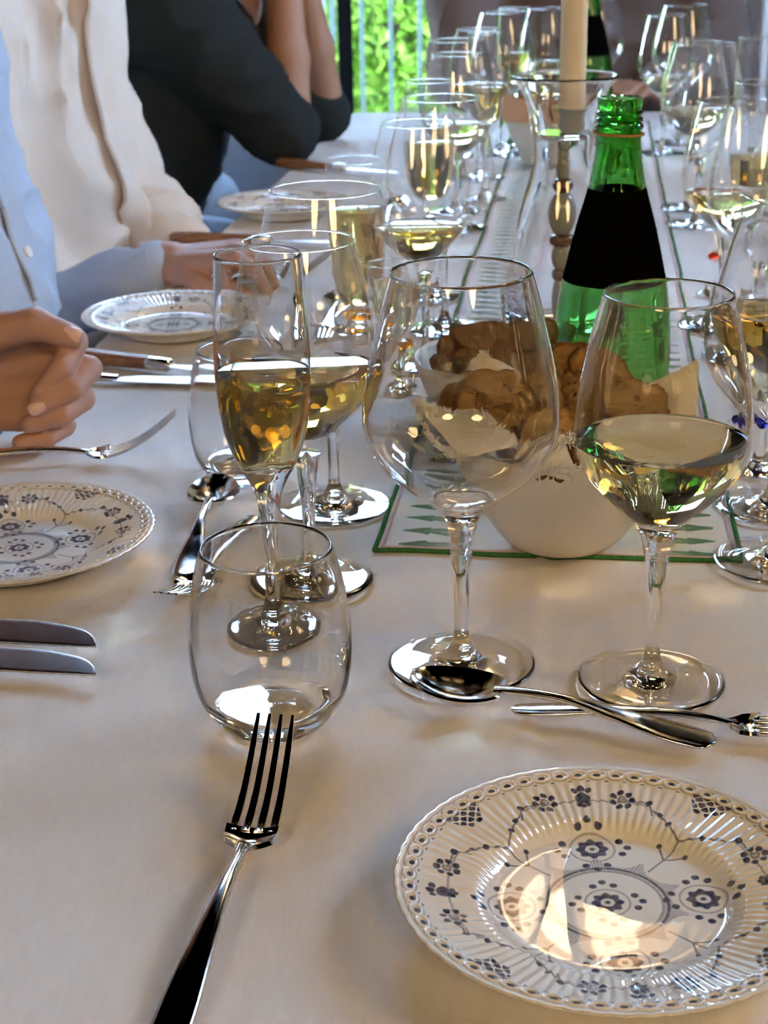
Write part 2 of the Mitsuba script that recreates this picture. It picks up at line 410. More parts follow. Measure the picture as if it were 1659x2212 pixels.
# ------------------------------------------------------------------ glassware
P_RED = [(0.0, 0.0006), (0.03, 0.0005), (0.0398, 0.0004), (0.0404, 0.0010), (0.0400, 0.0019), (0.030, 0.0030), (0.017, 0.0050), (0.0092, 0.0085), (0.0055, 0.0135),
         (0.0040, 0.020), (0.0037, 0.028), (0.0040, 0.040), (0.0050, 0.058), (0.0066, 0.073), (0.0088, 0.0855), (0.0125, 0.0915), (0.0200, 0.0978), (0.0310, 0.1062), (0.0415, 0.1165), (0.0485, 0.1285),
         (0.0514, 0.1420), (0.0509, 0.154), (0.0488, 0.1675), (0.0432, 0.192), (0.0358, 0.2192)]
P_WHITE = [(0.0, 0.0006), (0.03, 0.0005), (0.0383, 0.0004), (0.0389, 0.0010), (0.0385, 0.0019), (0.029, 0.0030), (0.016, 0.0050), (0.0090, 0.0080), (0.0055, 0.0125),
           (0.0039, 0.019), (0.0036, 0.028), (0.0040, 0.044), (0.0050, 0.060), (0.0070, 0.0765), (0.0092, 0.0850), (0.0122, 0.0910), (0.0190, 0.0980), (0.0270, 0.1060), (0.0345, 0.1140), (0.0408, 0.1235),
           (0.0441, 0.1340), (0.0449, 0.1430), (0.0443, 0.1540), (0.0424, 0.167), (0.0380, 0.188), (0.0318, 0.2120)]
P_FLUTE = [(0.0, 0.0006), (0.02, 0.0005), (0.0288, 0.0004), (0.0294, 0.0010), (0.0290, 0.0018), (0.021, 0.0032), (0.0125, 0.0060), (0.0075, 0.0115), (0.0052, 0.019), (0.0044, 0.028),
           (0.0042, 0.042), (0.0047, 0.062), (0.0058, 0.076), (0.0078, 0.0865), (0.0108, 0.0935), (0.0160, 0.1035), (0.0205, 0.1145), (0.0235, 0.126), (0.0253, 0.140), (0.0262, 0.158), (0.0258, 0.178), (0.0246, 0.198), (0.0232, 0.2203)]
P_TUMB = [(0.0, 0.0012), (0.015, 0.0008), (0.0235, 0.0002), (0.0262, 0.0010), (0.0300, 0.0048), (0.0352, 0.0120), (0.0390, 0.0215), (0.0408, 0.033), (0.0414, 0.0436), (0.0408, 0.055), (0.0393, 0.068), (0.0366, 0.083), (0.0328, 0.0965)]
TYPES = {'red': (P_RED, 0.0136, 0.0855, 0.0935, 0.0011), 'white': (P_WHITE, 0.0126, 0.0850, 0.0930, 0.0011), 'flute': (P_FLUTE, 0.0116, 0.0865, 0.1010, 0.0011)}

def inner(outer, zb, wall):
    """inside of a bowl: the outer curve moved inwards by the wall, closed at height zb, from the rim down to the axis"""
    d = np.gradient(outer, axis=0); d /= np.linalg.norm(d, axis=1, keepdims=True)
    q = outer - np.stack([d[:, 1], -d[:, 0]], 1) * wall
    q = q[(q[:, 1] > zb + 0.004) & (q[:, 0] > 0.004)]
    q = q[::-1]
    r0 = q[-1, 0]; z0 = q[-1, 1]
    k = np.linspace(0, 1, 8)[1:]
    tail = np.stack([r0 * (1 - k), zb + (z0 - zb) * (1 - k) ** 2], 1)
    return np.vstack([q, tail])

def solid_glass(kind, seg=96, level=None):
    """(parts of the glass, profile of the wine side, radius of its surface)"""
    knots, zf, zs, zb, wall = TYPES[kind]
    out = dense(knots)
    inn = inner(out, zb, wall)
    rim = out[-1]
    k = np.linspace(0, PI, 6)[1:-1]
    c = (rim + inn[0]) / 2; rr = np.linalg.norm(rim - inn[0]) / 2
    e = (rim - c) / rr; up = np.array([-e[1], e[0]])
    if up[1] < 0: up = -up
    lip = [c + rr * (math.cos(t) * e + math.sin(t) * up) for t in k]
    wine = None
    if level is not None:
        i = int(np.argmax(inn[:, 1] < level))
        r_l = np.interp(-level, -inn[:, 1], inn[:, 0])
        cut = np.vstack([inn[:i], [[r_l, level]]])
        wine = np.vstack([[[r_l, level]], inn[i:]])
    else: cut = inn
    prof = np.vstack([out, lip, cut])
    lt = lathe(prof, seg)
    zmid = (prof[:-1, 1] + prof[1:, 1]) / 2
    outer_i = np.arange(len(prof) - 1) < len(out)
    foot = outer_i & (zmid < zf); stem = outer_i & (zmid >= zf) & (zmid < zs)
    bowl = ~(foot | stem)
    parts = {'foot': sub(lt, lambda i: foot[i], 'm_glass'), 'stem': sub(lt, lambda i: stem[i], 'm_glass'), 'bowl': sub(lt, lambda i: bowl[i], 'm_glass')}
    return parts, wine

def wine_in_solid(wine, med, seg=96):
    inside = {'interior': ref(med)}
    side = lathe(wine[::-1], seg)            # outward normals
    v, f, n, idx = side
    lv, r = wine[0, 1], wine[0, 0]
    men = np.array([[r, lv], [r * 0.985, lv - 0.0005], [r * 0.95, lv - 0.0008], [0.0, lv - 0.0008]])
    return {'body': sub(side, lambda i: i >= 0, 'm_wine_wall', **inside), 'surface': lathe_ply(men, 'm_wine_air', seg, 80, **inside)}

def sheet_glass(kind, seg=64, step=0.003):
    """a glass further off: bowl blown so thin that it is one sheet, solid stem and foot"""
    knots, zf, zs, zb, wall = TYPES[kind]
    out = dense(knots, step)
    cut = out[:, 1] <= zs
    low, high = out[cut], out[~cut]
    prof = np.vstack([low, [[0, low[-1, 1] + 0.001]]])
    lt = lathe(prof, seg)
    zmid = (prof[:-1, 1] + prof[1:, 1]) / 2
    foot = zmid < zf
    bowl = np.vstack([low[-1:], high])
    return {'foot': sub(lt, lambda i: foot[i], 'm_glass'), 'stem': sub(lt, lambda i: ~foot[i], 'm_glass'), 'bowl': lathe_ply(bowl, 'm_sheet', seg),
            'rim': mikit.ply(trimesh.creation.torus(bowl[-1, 0], 0.0006, major_sections=seg, minor_sections=6, transform=trimesh.transformations.translation_matrix([0, 0, bowl[-1, 1]])), 'm_glass', smooth=True)}

def wine_in_sheet(kind, level, med, seg=64):
    knots, zf, zs, zb, wall = TYPES[kind]
    out = dense(knots, 0.003)
    inn = inner(out, zb, 0.0012)[::-1]
    i = inn[:, 1] < level
    r = np.interp(level, inn[:, 1], inn[:, 0])
    prof = np.vstack([inn[i], [[r, level]], [[r * 0.96, level - 0.0008]], [[0, level - 0.0008]]])
    return lathe_ply(prof, 'm_wine_air', seg, interior=ref(med))

SHEET = {k: sheet_glass(k) for k in TYPES}
def set_glass(name, parts, x, y, label, cat='wine glass', group=None, deg=0):
    key = numbered(name)
    for p, s in parts.items(): put(key, p, s, at(x, y, 0.0, deg))
    tag(key, label, cat, group)
    return key
def set_wine(name, shape, x, y, label, group=None):
    key = numbered(name)
    if 'type' in shape: scene[key] = {**shape, 'to_world': at(x, y)}
    else:
        for p, s in shape.items(): put(key, p, s, at(x, y))
    tag(key, label, 'wine', group)

# --- front row
pr, _ = solid_glass('red', 112)
set_glass('wine_glass', pr, 0.0410, 0.7920, 'large empty wine glass with a wide bowl in front of the bread bowl')
pw, ww = solid_glass('white', 112, 0.1368)
set_glass('wine_glass', pw, 0.1413, 0.7672, 'wine glass holding pale white wine, nearest the camera on the right, above the dessert fork')
set_wine('white_wine', wine_in_solid(ww, 'v_white', 112), 0.1413, 0.7672, 'pale white wine in the front right wine glass that mirrors the green bottle')
pf, wf = solid_glass('flute', 112, 0.1572)
set_glass('champagne_flute', pf, -0.0643, 0.8383, 'tall flute of golden sparkling wine standing directly behind the front tumbler', 'champagne flute')
set_wine('sparkling_wine', wine_in_solid(wf, 'v_gold', 112), -0.0643, 0.8383, 'golden sparkling wine in the tall flute behind the front tumbler')

def tumbler_parts(seg):
    out = dense(P_TUMB)
    d = np.gradient(out, axis=0); d /= np.linalg.norm(d, axis=1, keepdims=True)
    w = np.interp(out[:, 1], [0.0, 0.02, 0.05, 0.1], [0.0045, 0.0030, 0.0017, 0.0013])
    q = out - np.stack([d[:, 1], -d[:, 0]], 1) * w[:, None]
    q = q[(q[:, 1] > 0.0125) & (out[:, 1] > 0.006)][::-1]
    k = np.linspace(0, 1, 8)[1:]
    tail = np.stack([q[-1, 0] * (1 - k ** 1.6), 0.0105 + (q[-1, 1] - 0.0105) * (1 - k) ** 2], 1)
    inn = np.vstack([q, tail])
    rim = out[-1]; c = (rim + inn[0]) / 2; rr = np.linalg.norm(rim - inn[0]) / 2
    e = (rim - c) / rr; up = np.array([-e[1], e[0]]); up = up if up[1] > 0 else -up
    lip = [c + rr * (math.cos(t) * e + math.sin(t) * up) for t in np.linspace(0, PI, 6)[1:-1]]
    prof = np.vstack([out, lip, inn]); lt = lathe(prof, seg)
    zmid = (prof[:-1, 1] + prof[1:, 1]) / 2
    base = (np.arange(len(prof) - 1) < len(out)) & (zmid < 0.010)
    return {'base': sub(lt, lambda i: base[i], 'm_glass'), 'bowl': sub(lt, lambda i: ~base[i], 'm_glass')}
TUMB = tumbler_parts(112)
set_glass('tumbler', TUMB, -0.0588, 0.7326, 'empty stemless tumbler in the foreground with fork tines at its base', 'tumbler')
set_glass('tumbler', TUMB, -0.0985, 1.105, 'empty stemless tumbler half hidden behind the golden flute on the left', 'tumbler')

# --- the next places on the left
set_glass('wine_glass', SHEET['white'], -0.0460, 0.912, 'wine glass with white wine between the golden flute and the big empty glass')
set_wine('white_wine', wine_in_sheet('white', 0.1362, 'v_gold'), -0.0460, 0.912, 'deep yellow white wine partly hidden behind the golden flute')
set_glass('wine_glass', SHEET['red'], -0.0340, 1.040, 'empty wide-bowled wine glass standing behind the golden flute left of the runner corner')
set_glass('wine_glass', SHEET['white'], 0.0360, 1.402, 'wine glass with golden white wine behind the shallow cracker bowl')
set_wine('white_wine', wine_in_sheet('white', 0.1230, 'v_gold'), 0.0360, 1.402, 'golden white wine in the glass behind the shallow cracker bowl')
set_glass('wine_glass', SHEET['red'], 0.0600, 1.5185, 'empty wide-bowled wine glass just beyond the golden wine behind the cracker bowl')
set_glass('champagne_flute', SHEET['flute'], 0.0535, 1.652, 'flute with sparkling wine seen through the second row of wine glasses, left of the carafe', 'champagne flute')
set_wine('sparkling_wine', wine_in_sheet('flute', 0.160, 'v_gold'), 0.0535, 1.652, 'sparkling wine in the flute left of the glass carafe')

# tall beer glass with amber ring, snaps glasses with beads
P_PILS = [(0.0, 0.0004), (0.0235, 0.0004), (0.0248, 0.0012), (0.022, 0.004), (0.014, 0.008), (0.010, 0.013), (0.0125, 0.0185), (0.0175, 0.025), (0.0225, 0.040), (0.0258, 0.065), (0.0278, 0.10), (0.0288, 0.135), (0.0290, 0.1645)]
TYPES['pils'] = (P_PILS, 0.008, 0.0185, 0.026, 0.0012)
P_SNAPS = [(0.0, 0.0004), (0.0165, 0.0004), (0.0175, 0.0012), (0.015, 0.003), (0.0075, 0.0075), (0.0050, 0.013), (0.0044, 0.022), (0.0046, 0.032), (0.0060, 0.042), (0.0085, 0.049), (0.0120, 0.056), (0.0165, 0.068), (0.0192, 0.082), (0.0195, 0.095), (0.0185, 0.108)]
TYPES['snaps'] = (P_SNAPS, 0.008, 0.045, 0.054, 0.0012)
for k in ('pils', 'snaps'): SHEET[k] = sheet_glass(k)
def beads(n, R, z, r, mat, off=0.0):
    return [mikit.ply(trimesh.creation.uv_sphere(r, count=[12, 16], transform=trimesh.transformations.translation_matrix([R * math.cos(2 * PI * i / n + off), R * math.sin(2 * PI * i / n + off), z])), mat, smooth=True) for i in range(n)]
def pils(x, y, label, wlabel):
    k = set_glass('beer_glass', SHEET['pils'], x, y, label, 'beer glass')
    put(k, 'amber_ring', mikit.ply(trimesh.creation.torus(0.0135, 0.0028, major_sections=40, minor_sections=10, transform=trimesh.transformations.translation_matrix([0, 0, 0.0165])), 'm_amber', smooth=True), at(x, y))
    set_wine('white_wine', wine_in_sheet('pils', 0.119, 'v_gold'), x, y, wlabel)
pils(-0.0200, 1.517, 'straight tall glass with an amber ring above its foot, left of the golden wine glass', 'golden drink filling the straight tall glass with the amber ring')
SNAPS_WINE = wine_in_sheet('snaps', 0.092, 'v_white')
def snaps(x, y, mat, label, wlabel=None, off=0.4, group=None):
    k = set_glass('schnapps_glass', SHEET['snaps'], x, y, label, 'schnapps glass', group)
    for b in beads(4, 0.0085, 0.040, 0.0042, mat, off): put(k, 'bead', b, at(x, y))
    if wlabel: set_wine('clear_spirit', SNAPS_WINE, x, y, wlabel)
snaps(0.0095, 1.3247, 'm_amber', 'small schnapps glass with amber beads on its stem left of the cracker bowl', 'spirit in the amber-beaded schnapps glass left of the cracker bowl', 0.15)
snaps(0.2725, 1.092, 'm_bluebead', 'small schnapps glass with dark blue beads at the right edge above the wine glass feet', 'clear spirit in the blue-beaded schnapps glass at the right edge', 2.9)
snaps(0.353, 1.640, 'm_redbead', 'small schnapps glass with red beads on its stem, right of the green bottle', None, 3.3)
snaps(0.140, 2.60, 'm_bluebead', 'small far schnapps glass with blue beads beside the far bread basket', None, 3.3)

# right-hand places
def row(items):
    for (kind, x, y, lev, label, wl) in items:
        if kind == 'flute': set_glass('champagne_flute', SHEET[kind], x, y, label, 'champagne flute')
        else: set_glass('wine_glass', SHEET[kind], x, y, label)
        if lev: set_wine('sparkling_wine' if kind == 'flute' else 'white_wine', wine_in_sheet(kind, lev, 'v_white' if lev < 0.133 else 'v_gold'), x, y, wl)
row([('white', 0.266, 1.022, 0.136, 'wine glass with white wine cut by the right edge, above the lowest foot there', 'white wine in the glass cut by the right edge'),
     ('red', 0.247, 0.926, None, 'empty wine glass at the right edge, its foot lowest beside the runner corner', None),
     ('white', 0.3300, 1.512, 0.128, 'wine glass of white wine standing right of the green bottle near its shoulder', 'white wine right of the green bottle'),
     ('red', 0.3400, 1.405, None, 'empty wine glass behind the right front wine glass, its foot beyond the napkin tip', None),
     ('flute', 0.3700, 1.585, 0.150, 'flute standing behind the wine glass right of the green bottle', 'sparkling wine in the flute right of the green bottle'),
     ('white', 0.4120, 2.120, 0.128, 'blurred wine glass with a little white wine above the right-hand glass row', 'little white wine in the blurred glass at upper right'),
     ('red', 0.4010, 2.010, None, 'blurred empty wine glass beside the runner in the middle of the right row', None),
     ('flute', 0.4780, 2.070, None, 'blurred flute behind the middle glasses of the right row', None),
     ('red', 0.5020, 2.700, None, 'blurred empty wine glass at the far right end, in front of the brown-clad person', None),
     ('white', 0.4550, 2.590, 0.120, 'blurred far wine glass right of the candle near the table end', 'trace of white wine in the far glass right of the candle'),
     ('white', 0.2880, 2.800, 0.125, 'blurred far wine glass directly left of the candle', 'white wine in the far glass left of the candle'),
     ('red', 0.3830, 2.900, None, 'blurred far wine glass directly right of the candle', None),
     ('white', 0.1000, 2.020, 0.128, 'blurred wine glass with white wine behind the sparkling flute on the left', 'white wine in the blurred glass behind the left flute'),
     ('flute', 0.1480, 2.215, 0.150, 'blurred flute against the green window, third from the front on the left', 'sparkling wine in the blurred flute against the window'),
     ('red', 0.1050, 2.130, None, 'blurred empty wide wine glass against the green window', None),
     ('white', 0.1500, 2.390, 0.135, 'blurred wine glass with bright white wine left of the carafe rim', 'bright white wine left of the carafe rim'),
     ('red', 0.2020, 2.620, None, 'blurred tall wine glass topmost on the left row, before the brown-clad person', None),
     ('flute', 0.2250, 2.700, 0.150, 'blurred farthest flute left of the candle', 'sparkling wine in the farthest flute')])

# ------------------------------------------------------------------ plates
RP = 0.0875
def plate_mesh():
    top = dense([(0.0, 0.0062), (0.030, 0.0060), (0.0440, 0.0060), (0.0475, 0.0066), (0.0515, 0.0092), (0.0555, 0.0118), (0.065, 0.0140), (0.078, 0.0172), (0.0850, 0.0190), (0.0875, 0.0196)], 0.0014)
    bot = dense([(0.0875, 0.0180), (0.080, 0.0150), (0.065, 0.0108), (0.056, 0.0075), (0.052, 0.0012), (0.0505, 0.0002), (0.048, 0.0002), (0.047, 0.0022), (0.0, 0.0028)], 0.003)
    prof = np.vstack([top, [[0.0880, 0.0189]], bot])
    seg = 720
    a = np.arange(seg) * 2 * PI / seg
    R, Z = prof[:, 0][:, None], prof[:, 1][:, None]
    flute = np.interp(prof[:, 0], [0.050, 0.054, 0.076, 0.079], [0, 1, 1, 0])[:, None] * (np.arange(len(prof)) < len(top))[:, None]
    Z = Z + 0.00035 * flute * np.cos(96 * a)[None]
    edge = np.interp(prof[:, 0], [0.080, 0.0875], [0, 1])[:, None]
    Rr = R + 0.0005 * edge * np.abs(np.cos(30 * a))[None]
    v = np.stack([Rr * np.cos(a), Rr * np.sin(a), np.broadcast_to(Z, Rr.shape)], -1)
    k = len(prof)
    j = np.arange(seg); j2 = (j + 1) % seg
    f = []
    for i in range(k - 1):
        A, B = i * seg, (i + 1) * seg
        if prof[i + 1, 0] > 1e-6: f.append(np.stack([A + j, B + j, B + j2], 1))
        if prof[i, 0] > 1e-6: f.append(np.stack([A + j, B + j2, A + j2], 1))
    v = v.reshape(-1, 3)
    uv = v[:, :2] / RP * 0.5 + 0.5
    m = trimesh.Trimesh(v, np.vstack(f), process=False)
    uv[len(top) * seg:] = (0.12, 0.5 - 0.04)      # the plain underside
    uv[len(top) * seg:] = 0.5 + np.array([0.11, 0.03])
    return m, uv
_pm, _puv = plate_mesh()
PLATE = mikit.ply(_pm, 'm_porcelain', smooth=True, uv=_puv)
def lace():
    ms = []
    n = 60
    for i in range(n):
        t = trimesh.creation.torus(1.0, 0.30, major_sections=14, minor_sections=6)
        t.apply_scale([0.0024, 0.0038, 0.0024])
        t.apply_transform(trimesh.transformations.rotation_matrix(-0.22, [0, 1, 0]))
        t.apply_translation([0.0822, 0, 0.0184])
        t.apply_transform(trimesh.transformations.rotation_matrix(2 * PI * i / n, [0, 0, 1]))
        ms.append(t)
    m = cat(*ms)
    return m
_lm = lace()
LACE = mikit.ply(_lm, 'm_glaze', smooth=True)
M('m_glaze', type='plastic', diffuse_reflectance=rgb(0.74, 0.72, 0.68), int_ior=1.52)
def plate(x, y, deg, label, z=0.0):
    k = numbered('plate')
    put(k, 'dish', PLATE, at(x, y, z, deg)); put(k, 'lace_border', LACE, at(x, y, z, deg))
    tag(k, label, 'plate')
plate(0.0893, 0.5585, 2, 'blue-and-white painted porcelain plate with lace border in the bottom right foreground')
plate(-0.2365, 0.9600, 20, 'blue-and-white painted porcelain plate cut by the left edge below the fork')
plate(-0.2030, 1.5330, 3, 'blue-and-white painted porcelain plate before the blue-shirted person')
plate(-0.1250, 2.1300, 10, 'glinting porcelain plate in front of the white-shirted person')

# ------------------------------------------------------------------ cutlery, each along +y from the handle's end at the origin
UPZ = np.array([0, 0, 1.0])
def path(ys, zs, n):
    y = np.linspace(ys[0], ys[-1], n); z = PchipInterpolator(ys, zs)(y)
    c = np.stack([0 * y, y, z], 1)
    t = np.gradient(c, axis=0); t /= np.linalg.norm(t, axis=1, keepdims=True)
    return c, np.broadcast_to([1.0, 0, 0], c.shape), np.cross(np.broadcast_to([1.0, 0, 0], c.shape), t)
def pad(ys, vals, n): return PchipInterpolator(ys, vals)(np.linspace(ys[0], ys[-1], n))

def fork_parts(L=0.205, width=0.0245, mat='m_steel', tine=0.052, rise=0.030):
    s = L / 0.205
    n = 44
    hy = np.array([0, 0.004, 0.02, 0.06, 0.10, 0.125, 0.138]) * s
    c, r, u = path(hy, np.array([0.0032, 0.0032, 0.0045, 0.0085, 0.0105, 0.0088, 0.0070]) * s, n)
    handle = loft(c, r, u, pad(hy, np.array([0.0030, 0.0066, 0.0080, 0.0062, 0.0038, 0.0028, 0.0032]) * s, n), pad(hy, np.array([0.0010, 0.0017, 0.0020, 0.0021, 0.0023, 0.0022, 0.0016]) * s, n), 16, 2.4)
    # shoulder
    y0, y1 = 0.136 * s, L - tine
    nu, nv = 18, 15
    uu = np.linspace(0, 1, nu)[:, None]; vv = np.linspace(-1, 1, nv)[None]
    w = width / 2 * np.interp(uu, [0, 0.15, 0.4, 0.7, 1], [0.26, 0.5, 0.88, 1.0, 1.0])
    X = w * vv
    Y = y0 + (y1 - y0) * uu + 0 * vv
    Z = (0.0072 - 0.0052 * np.sin(uu * PI * 0.62) + 0.004 * uu ** 2) * s + 0.0026 * vv ** 2 * np.sin(uu * PI * 0.8)
    shoulder = shell(np.stack([X, Y, Z], -1), 0.0022)
    zr = float(Z[-1, nv // 2])
    head = cat(handle, shoulder)
    tines = []
    pitch = width / 4
    for i in range(4):
        x0 = (i - 1.5) * pitch
        n2 = 16
        yy = np.linspace(y1 - 0.003, L, n2); q = (yy - y1) / tine
        z = zr + rise * np.clip(q, 0, 1) ** 1.6
        x = x0 * (1 - 0.10 * np.clip(q, 0, 1))
        cc = np.stack([x, yy, z], 1)
        t = np.gradient(cc, axis=0); t /= np.linalg.norm(t, axis=1, keepdims=True)
        rr = np.broadcast_to([1.0, 0, 0], cc.shape)
        hw = np.interp(q, [-0.1, 0, 0.8, 1], [0.0023, 0.00205, 0.0015, 0.0007])
        ht = np.interp(q, [-0.1, 0, 0.8, 1], [0.0011, 0.0011, 0.0010, 0.0005])
        tines.append(mikit.ply(loft(cc, rr, np.cross(rr, t), hw, ht, 10, 3.5), mat, smooth=35))
    return {'handle': mikit.ply(head, mat, smooth=40), 'tine': tines}
def spoon_parts(L=0.175, bw=0.038, bl=0.058, depth=0.010, mat='m_steel'):
    n = 40
    y1 = L - bl
    hy = np.array([0, 0.004, 0.018, 0.05, 0.08, 1]) ; hy[-1] = y1 + 0.006; hy[4] = y1 - 0.025; hy[3] = y1 * 0.45
    c, r, u = path(hy, np.array([0.0025, 0.0025, 0.0035, 0.0080, 0.0125, 0.0115]), n)
    handle = loft(c, r, u, pad(hy, [0.0030, 0.0088, 0.0100, 0.0062, 0.0030, 0.0036], n), pad(hy, [0.0010, 0.0015, 0.0018, 0.0019, 0.0021, 0.0014], n), 16, 2.4)
    nu, nv = 40, 25
    t = np.linspace(0.001, 1, nu)[:, None]; vv = np.linspace(-1, 1, nv)[None]
    w = bw / 2 * np.sqrt(np.clip(1 - (2 * np.clip(t, 0, 0.999) ** 0.88 - 1) ** 2, 0.0, 1)) + 0.0006
    X = w * vv; Y = y1 + bl * t + 0 * vv
    prof = (1 - vv ** 2) * (4 * t * (1 - t)) ** 0.7
    Z = 0.0120 - 0.0015 * np.sin(t * PI) + 0.001 * t - depth * prof
    bowl = shell(np.stack([X, Y, Z], -1), 0.0014)
    return {'handle': mikit.ply(handle, mat, smooth=40), 'bowl': mikit.ply(bowl, mat, smooth=45)}
def knife_parts(L=0.215, mat='m_blade', handle_mat='m_steel'):
    n = 30
    hy = np.array([0, 0.005, 0.03, 0.08, 0.10]); 
    c, r, u = path(hy, [0.0045, 0.0045, 0.005, 0.0045, 0.004], n)
    handle = loft(c, r, u, pad(hy, [0.004, 0.0090, 0.0095, 0.0078, 0.0060], n), pad(hy, [0.002, 0.0040, 0.0045, 0.0036, 0.0026], n), 16, 2.6)
    by = np.array([0.098, 0.12, 0.17, 0.20, 0.210, L])
    y = np.linspace(by[0], L, 36)
    hw = PchipInterpolator(by, [0.0060, 0.0098, 0.0104, 0.0080, 0.0050, 0.0006])(y)
    x = 0.0104 - hw                 # straight back, curved edge
    c = np.stack([x * 0.9, y, 0 * y + 0.0030], 1)
    blade = loft(c, [1.0, 0, 0], [0, 0, 1.0], hw, np.interp(y, [by[0], L], [0.0011, 0.0007]), 16, 6)
    return {'handle': mikit.ply(handle, handle_mat, smooth=40), 'blade': mikit.ply(blade, mat, smooth=30)}
def steak_knife_parts(L=0.225):
    n = 30
    hy = np.array([0, 0.006, 0.03, 0.07, 0.105])
    c, r, u = path(hy, [0.0075] * 5, n)
    handle = loft(c, r, u, pad(hy, [0.007, 0.0105, 0.0100, 0.0085, 0.0080], n), pad(hy, [0.005, 0.0072, 0.0072, 0.0062, 0.0058], n), 18, 3.0)
    bol = loft([[0, 0.104, 0.0075], [0, 0.106, 0.0075], [0, 0.124, 0.0070], [0, 0.127, 0.0068]], [1, 0, 0], [0, 0, 1], [0.0080, 0.0086, 0.0082, 0.0060], [0.0058, 0.0064, 0.0056, 0.003], 16, 3)
    y = np.linspace(0.126, L, 30)
    hw = np.interp(y, [0.126, 0.15, 0.20, L], [0.0060, 0.0085, 0.0075, 0.0006])
    blade = loft(np.stack([0.008 - hw, y, 0 * y + 0.0066], 1), [1.0, 0, 0], [0, 0, 1.0], hw, np.interp(y, [0.126, L], [0.0011, 0.0006]), 12, 1.6)
    return {'handle': mikit.ply(handle, 'm_knife_wood', smooth=40), 'bolster': mikit.ply(bol, 'm_steel', smooth=35), 'blade': mikit.ply(blade, 'm_blade', smooth=30)}
M('m_knife_wood', type='roughplastic', diffuse_reflectance=proc(lambda p, n, uv: mix(mi.Color3f(0.13, 0.05, 0.02), mi.Color3f(0.40, 0.19, 0.07), noise(p.x * 60, p.y * 300, p.z * 300))), alpha=0.2)
FORK, SPOON, KNIFE, STEAK = fork_parts(), spoon_parts(0.160, 0.035, 0.052, 0.009), knife_parts(), steak_knife_parts()
DFORK = fork_parts(0.165, 0.0205, tine=0.040, rise=0.012)
def lay(name, parts, p0, p1, label, cat, z=0.0, roll=0.0, pitch=0.0):
    """lays a piece from p0 (end of its handle) towards p1; the far tip need not be at p1"""
    p0, p1 = np.array(p0, float), np.array(p1, float)
    deg = math.degrees(math.atan2(p1[1] - p0[1], p1[0] - p0[0])) - 90
    k = numbered(name)
    to = at(p0[0], p0[1], z, deg).rotate([1, 0, 0], pitch).rotate([0, 1, 0], roll)
    for nme, s in parts.items():
        for q in (s if isinstance(s, list) else [s]): put(k, nme, q, to)
    tag(k, label, cat)
def toward(tip, d, L):
    """handle end of a piece of length L with its tip at 'tip' lying in direction d"""
    d = np.array(d, float); d /= np.linalg.norm(d)
    return np.array(tip) - d * L
# foreground
lay('fork', FORK, toward((-0.0530, 0.671), (0.165, 1.0), 0.205), (-0.0530, 0.671), 'silver dinner fork in the foreground pointing at the front tumbler', 'fork')
lay('spoon', SPOON, (0.161, 0.694), (0.0250, 0.750), 'silver dessert spoon with its bowl before the large empty wine glass', 'spoon', 0.0015)
lay('dessert_fork', DFORK, (0.064, 0.735), (0.206, 0.702), 'silver dessert fork crossing the spoon, prongs cut by the right edge', 'fork', 0.0)
# left of centre
lay('spoon', SPOON, (-0.1245, 0.912), (-0.1165, 1.085), 'silver dessert spoon with upturned bowl left of the golden flute', 'spoon', 0.001)
lay('dessert_fork', DFORK, (-0.0885, 1.018), (-0.1280, 0.862), 'silver dessert fork with its prongs toward the camera beside the dessert spoon', 'fork')
# left edge
lay('fork', FORK, toward((-0.155, 1.150), (1.0, 0.05), 0.205), (-0.155, 1.150), 'silver dinner fork with raised prongs above the left plate, entering from the left edge', 'fork')
lay('knife', KNIFE, toward((-0.162, 0.824), (1.0, -0.17), 0.215), (-0.162, 0.824), 'silver knife blade entering from the left edge, upper of two', 'knife', 0.0035, 13)
lay('knife', KNIFE, toward((-0.1565, 0.788), (1.0, -0.16), 0.215), (-0.1565, 0.788), 'silver knife blade entering from the left edge, lower of two', 'knife', 0.0035, 10)
# before the blue shirt
lay('steak_knife', STEAK, (-0.305, 1.430), (-0.160, 1.372), 'wood-handled steak knife beside the plate of the blue-shirted person', 'knife')
lay('knife', KNIFE, (-0.330, 1.372), (-0.160, 1.345), 'silver table knife lying along the wood-handled steak knife', 'knife')
lay('fork', FORK, (-0.245, 1.690), (-0.050, 1.745), 'silver fork seen through the flute beyond the left hand of the blue-shirted person', 'fork')
lay('spoon', SPOON, (-0.055, 1.480), (-0.038, 1.64), 'silver dessert spoon seen past the tall amber-ringed glass', 'spoon')
lay('dessert_fork', DFORK, (-0.020, 1.640), (-0.040, 1.56), 'silver dessert fork beside the spoon behind the amber-ringed glass', 'fork')
# further along
lay('steak_knife', STEAK, (-0.255, 1.955), (-0.10, 1.925), 'wood-handled steak knife by the left hand of the blue-shirted person', 'knife')
lay('steak_knife', STEAK, (-0.155, 2.53), (-0.03, 2.455), 'wood-handled steak knife near the elbow of the dark-shirted woman', 'knife')
lay('spoon', SPOON, (0.000, 2.02), (0.028, 2.16), 'small blurred spoon beside the far left wine glasses', 'spoon')

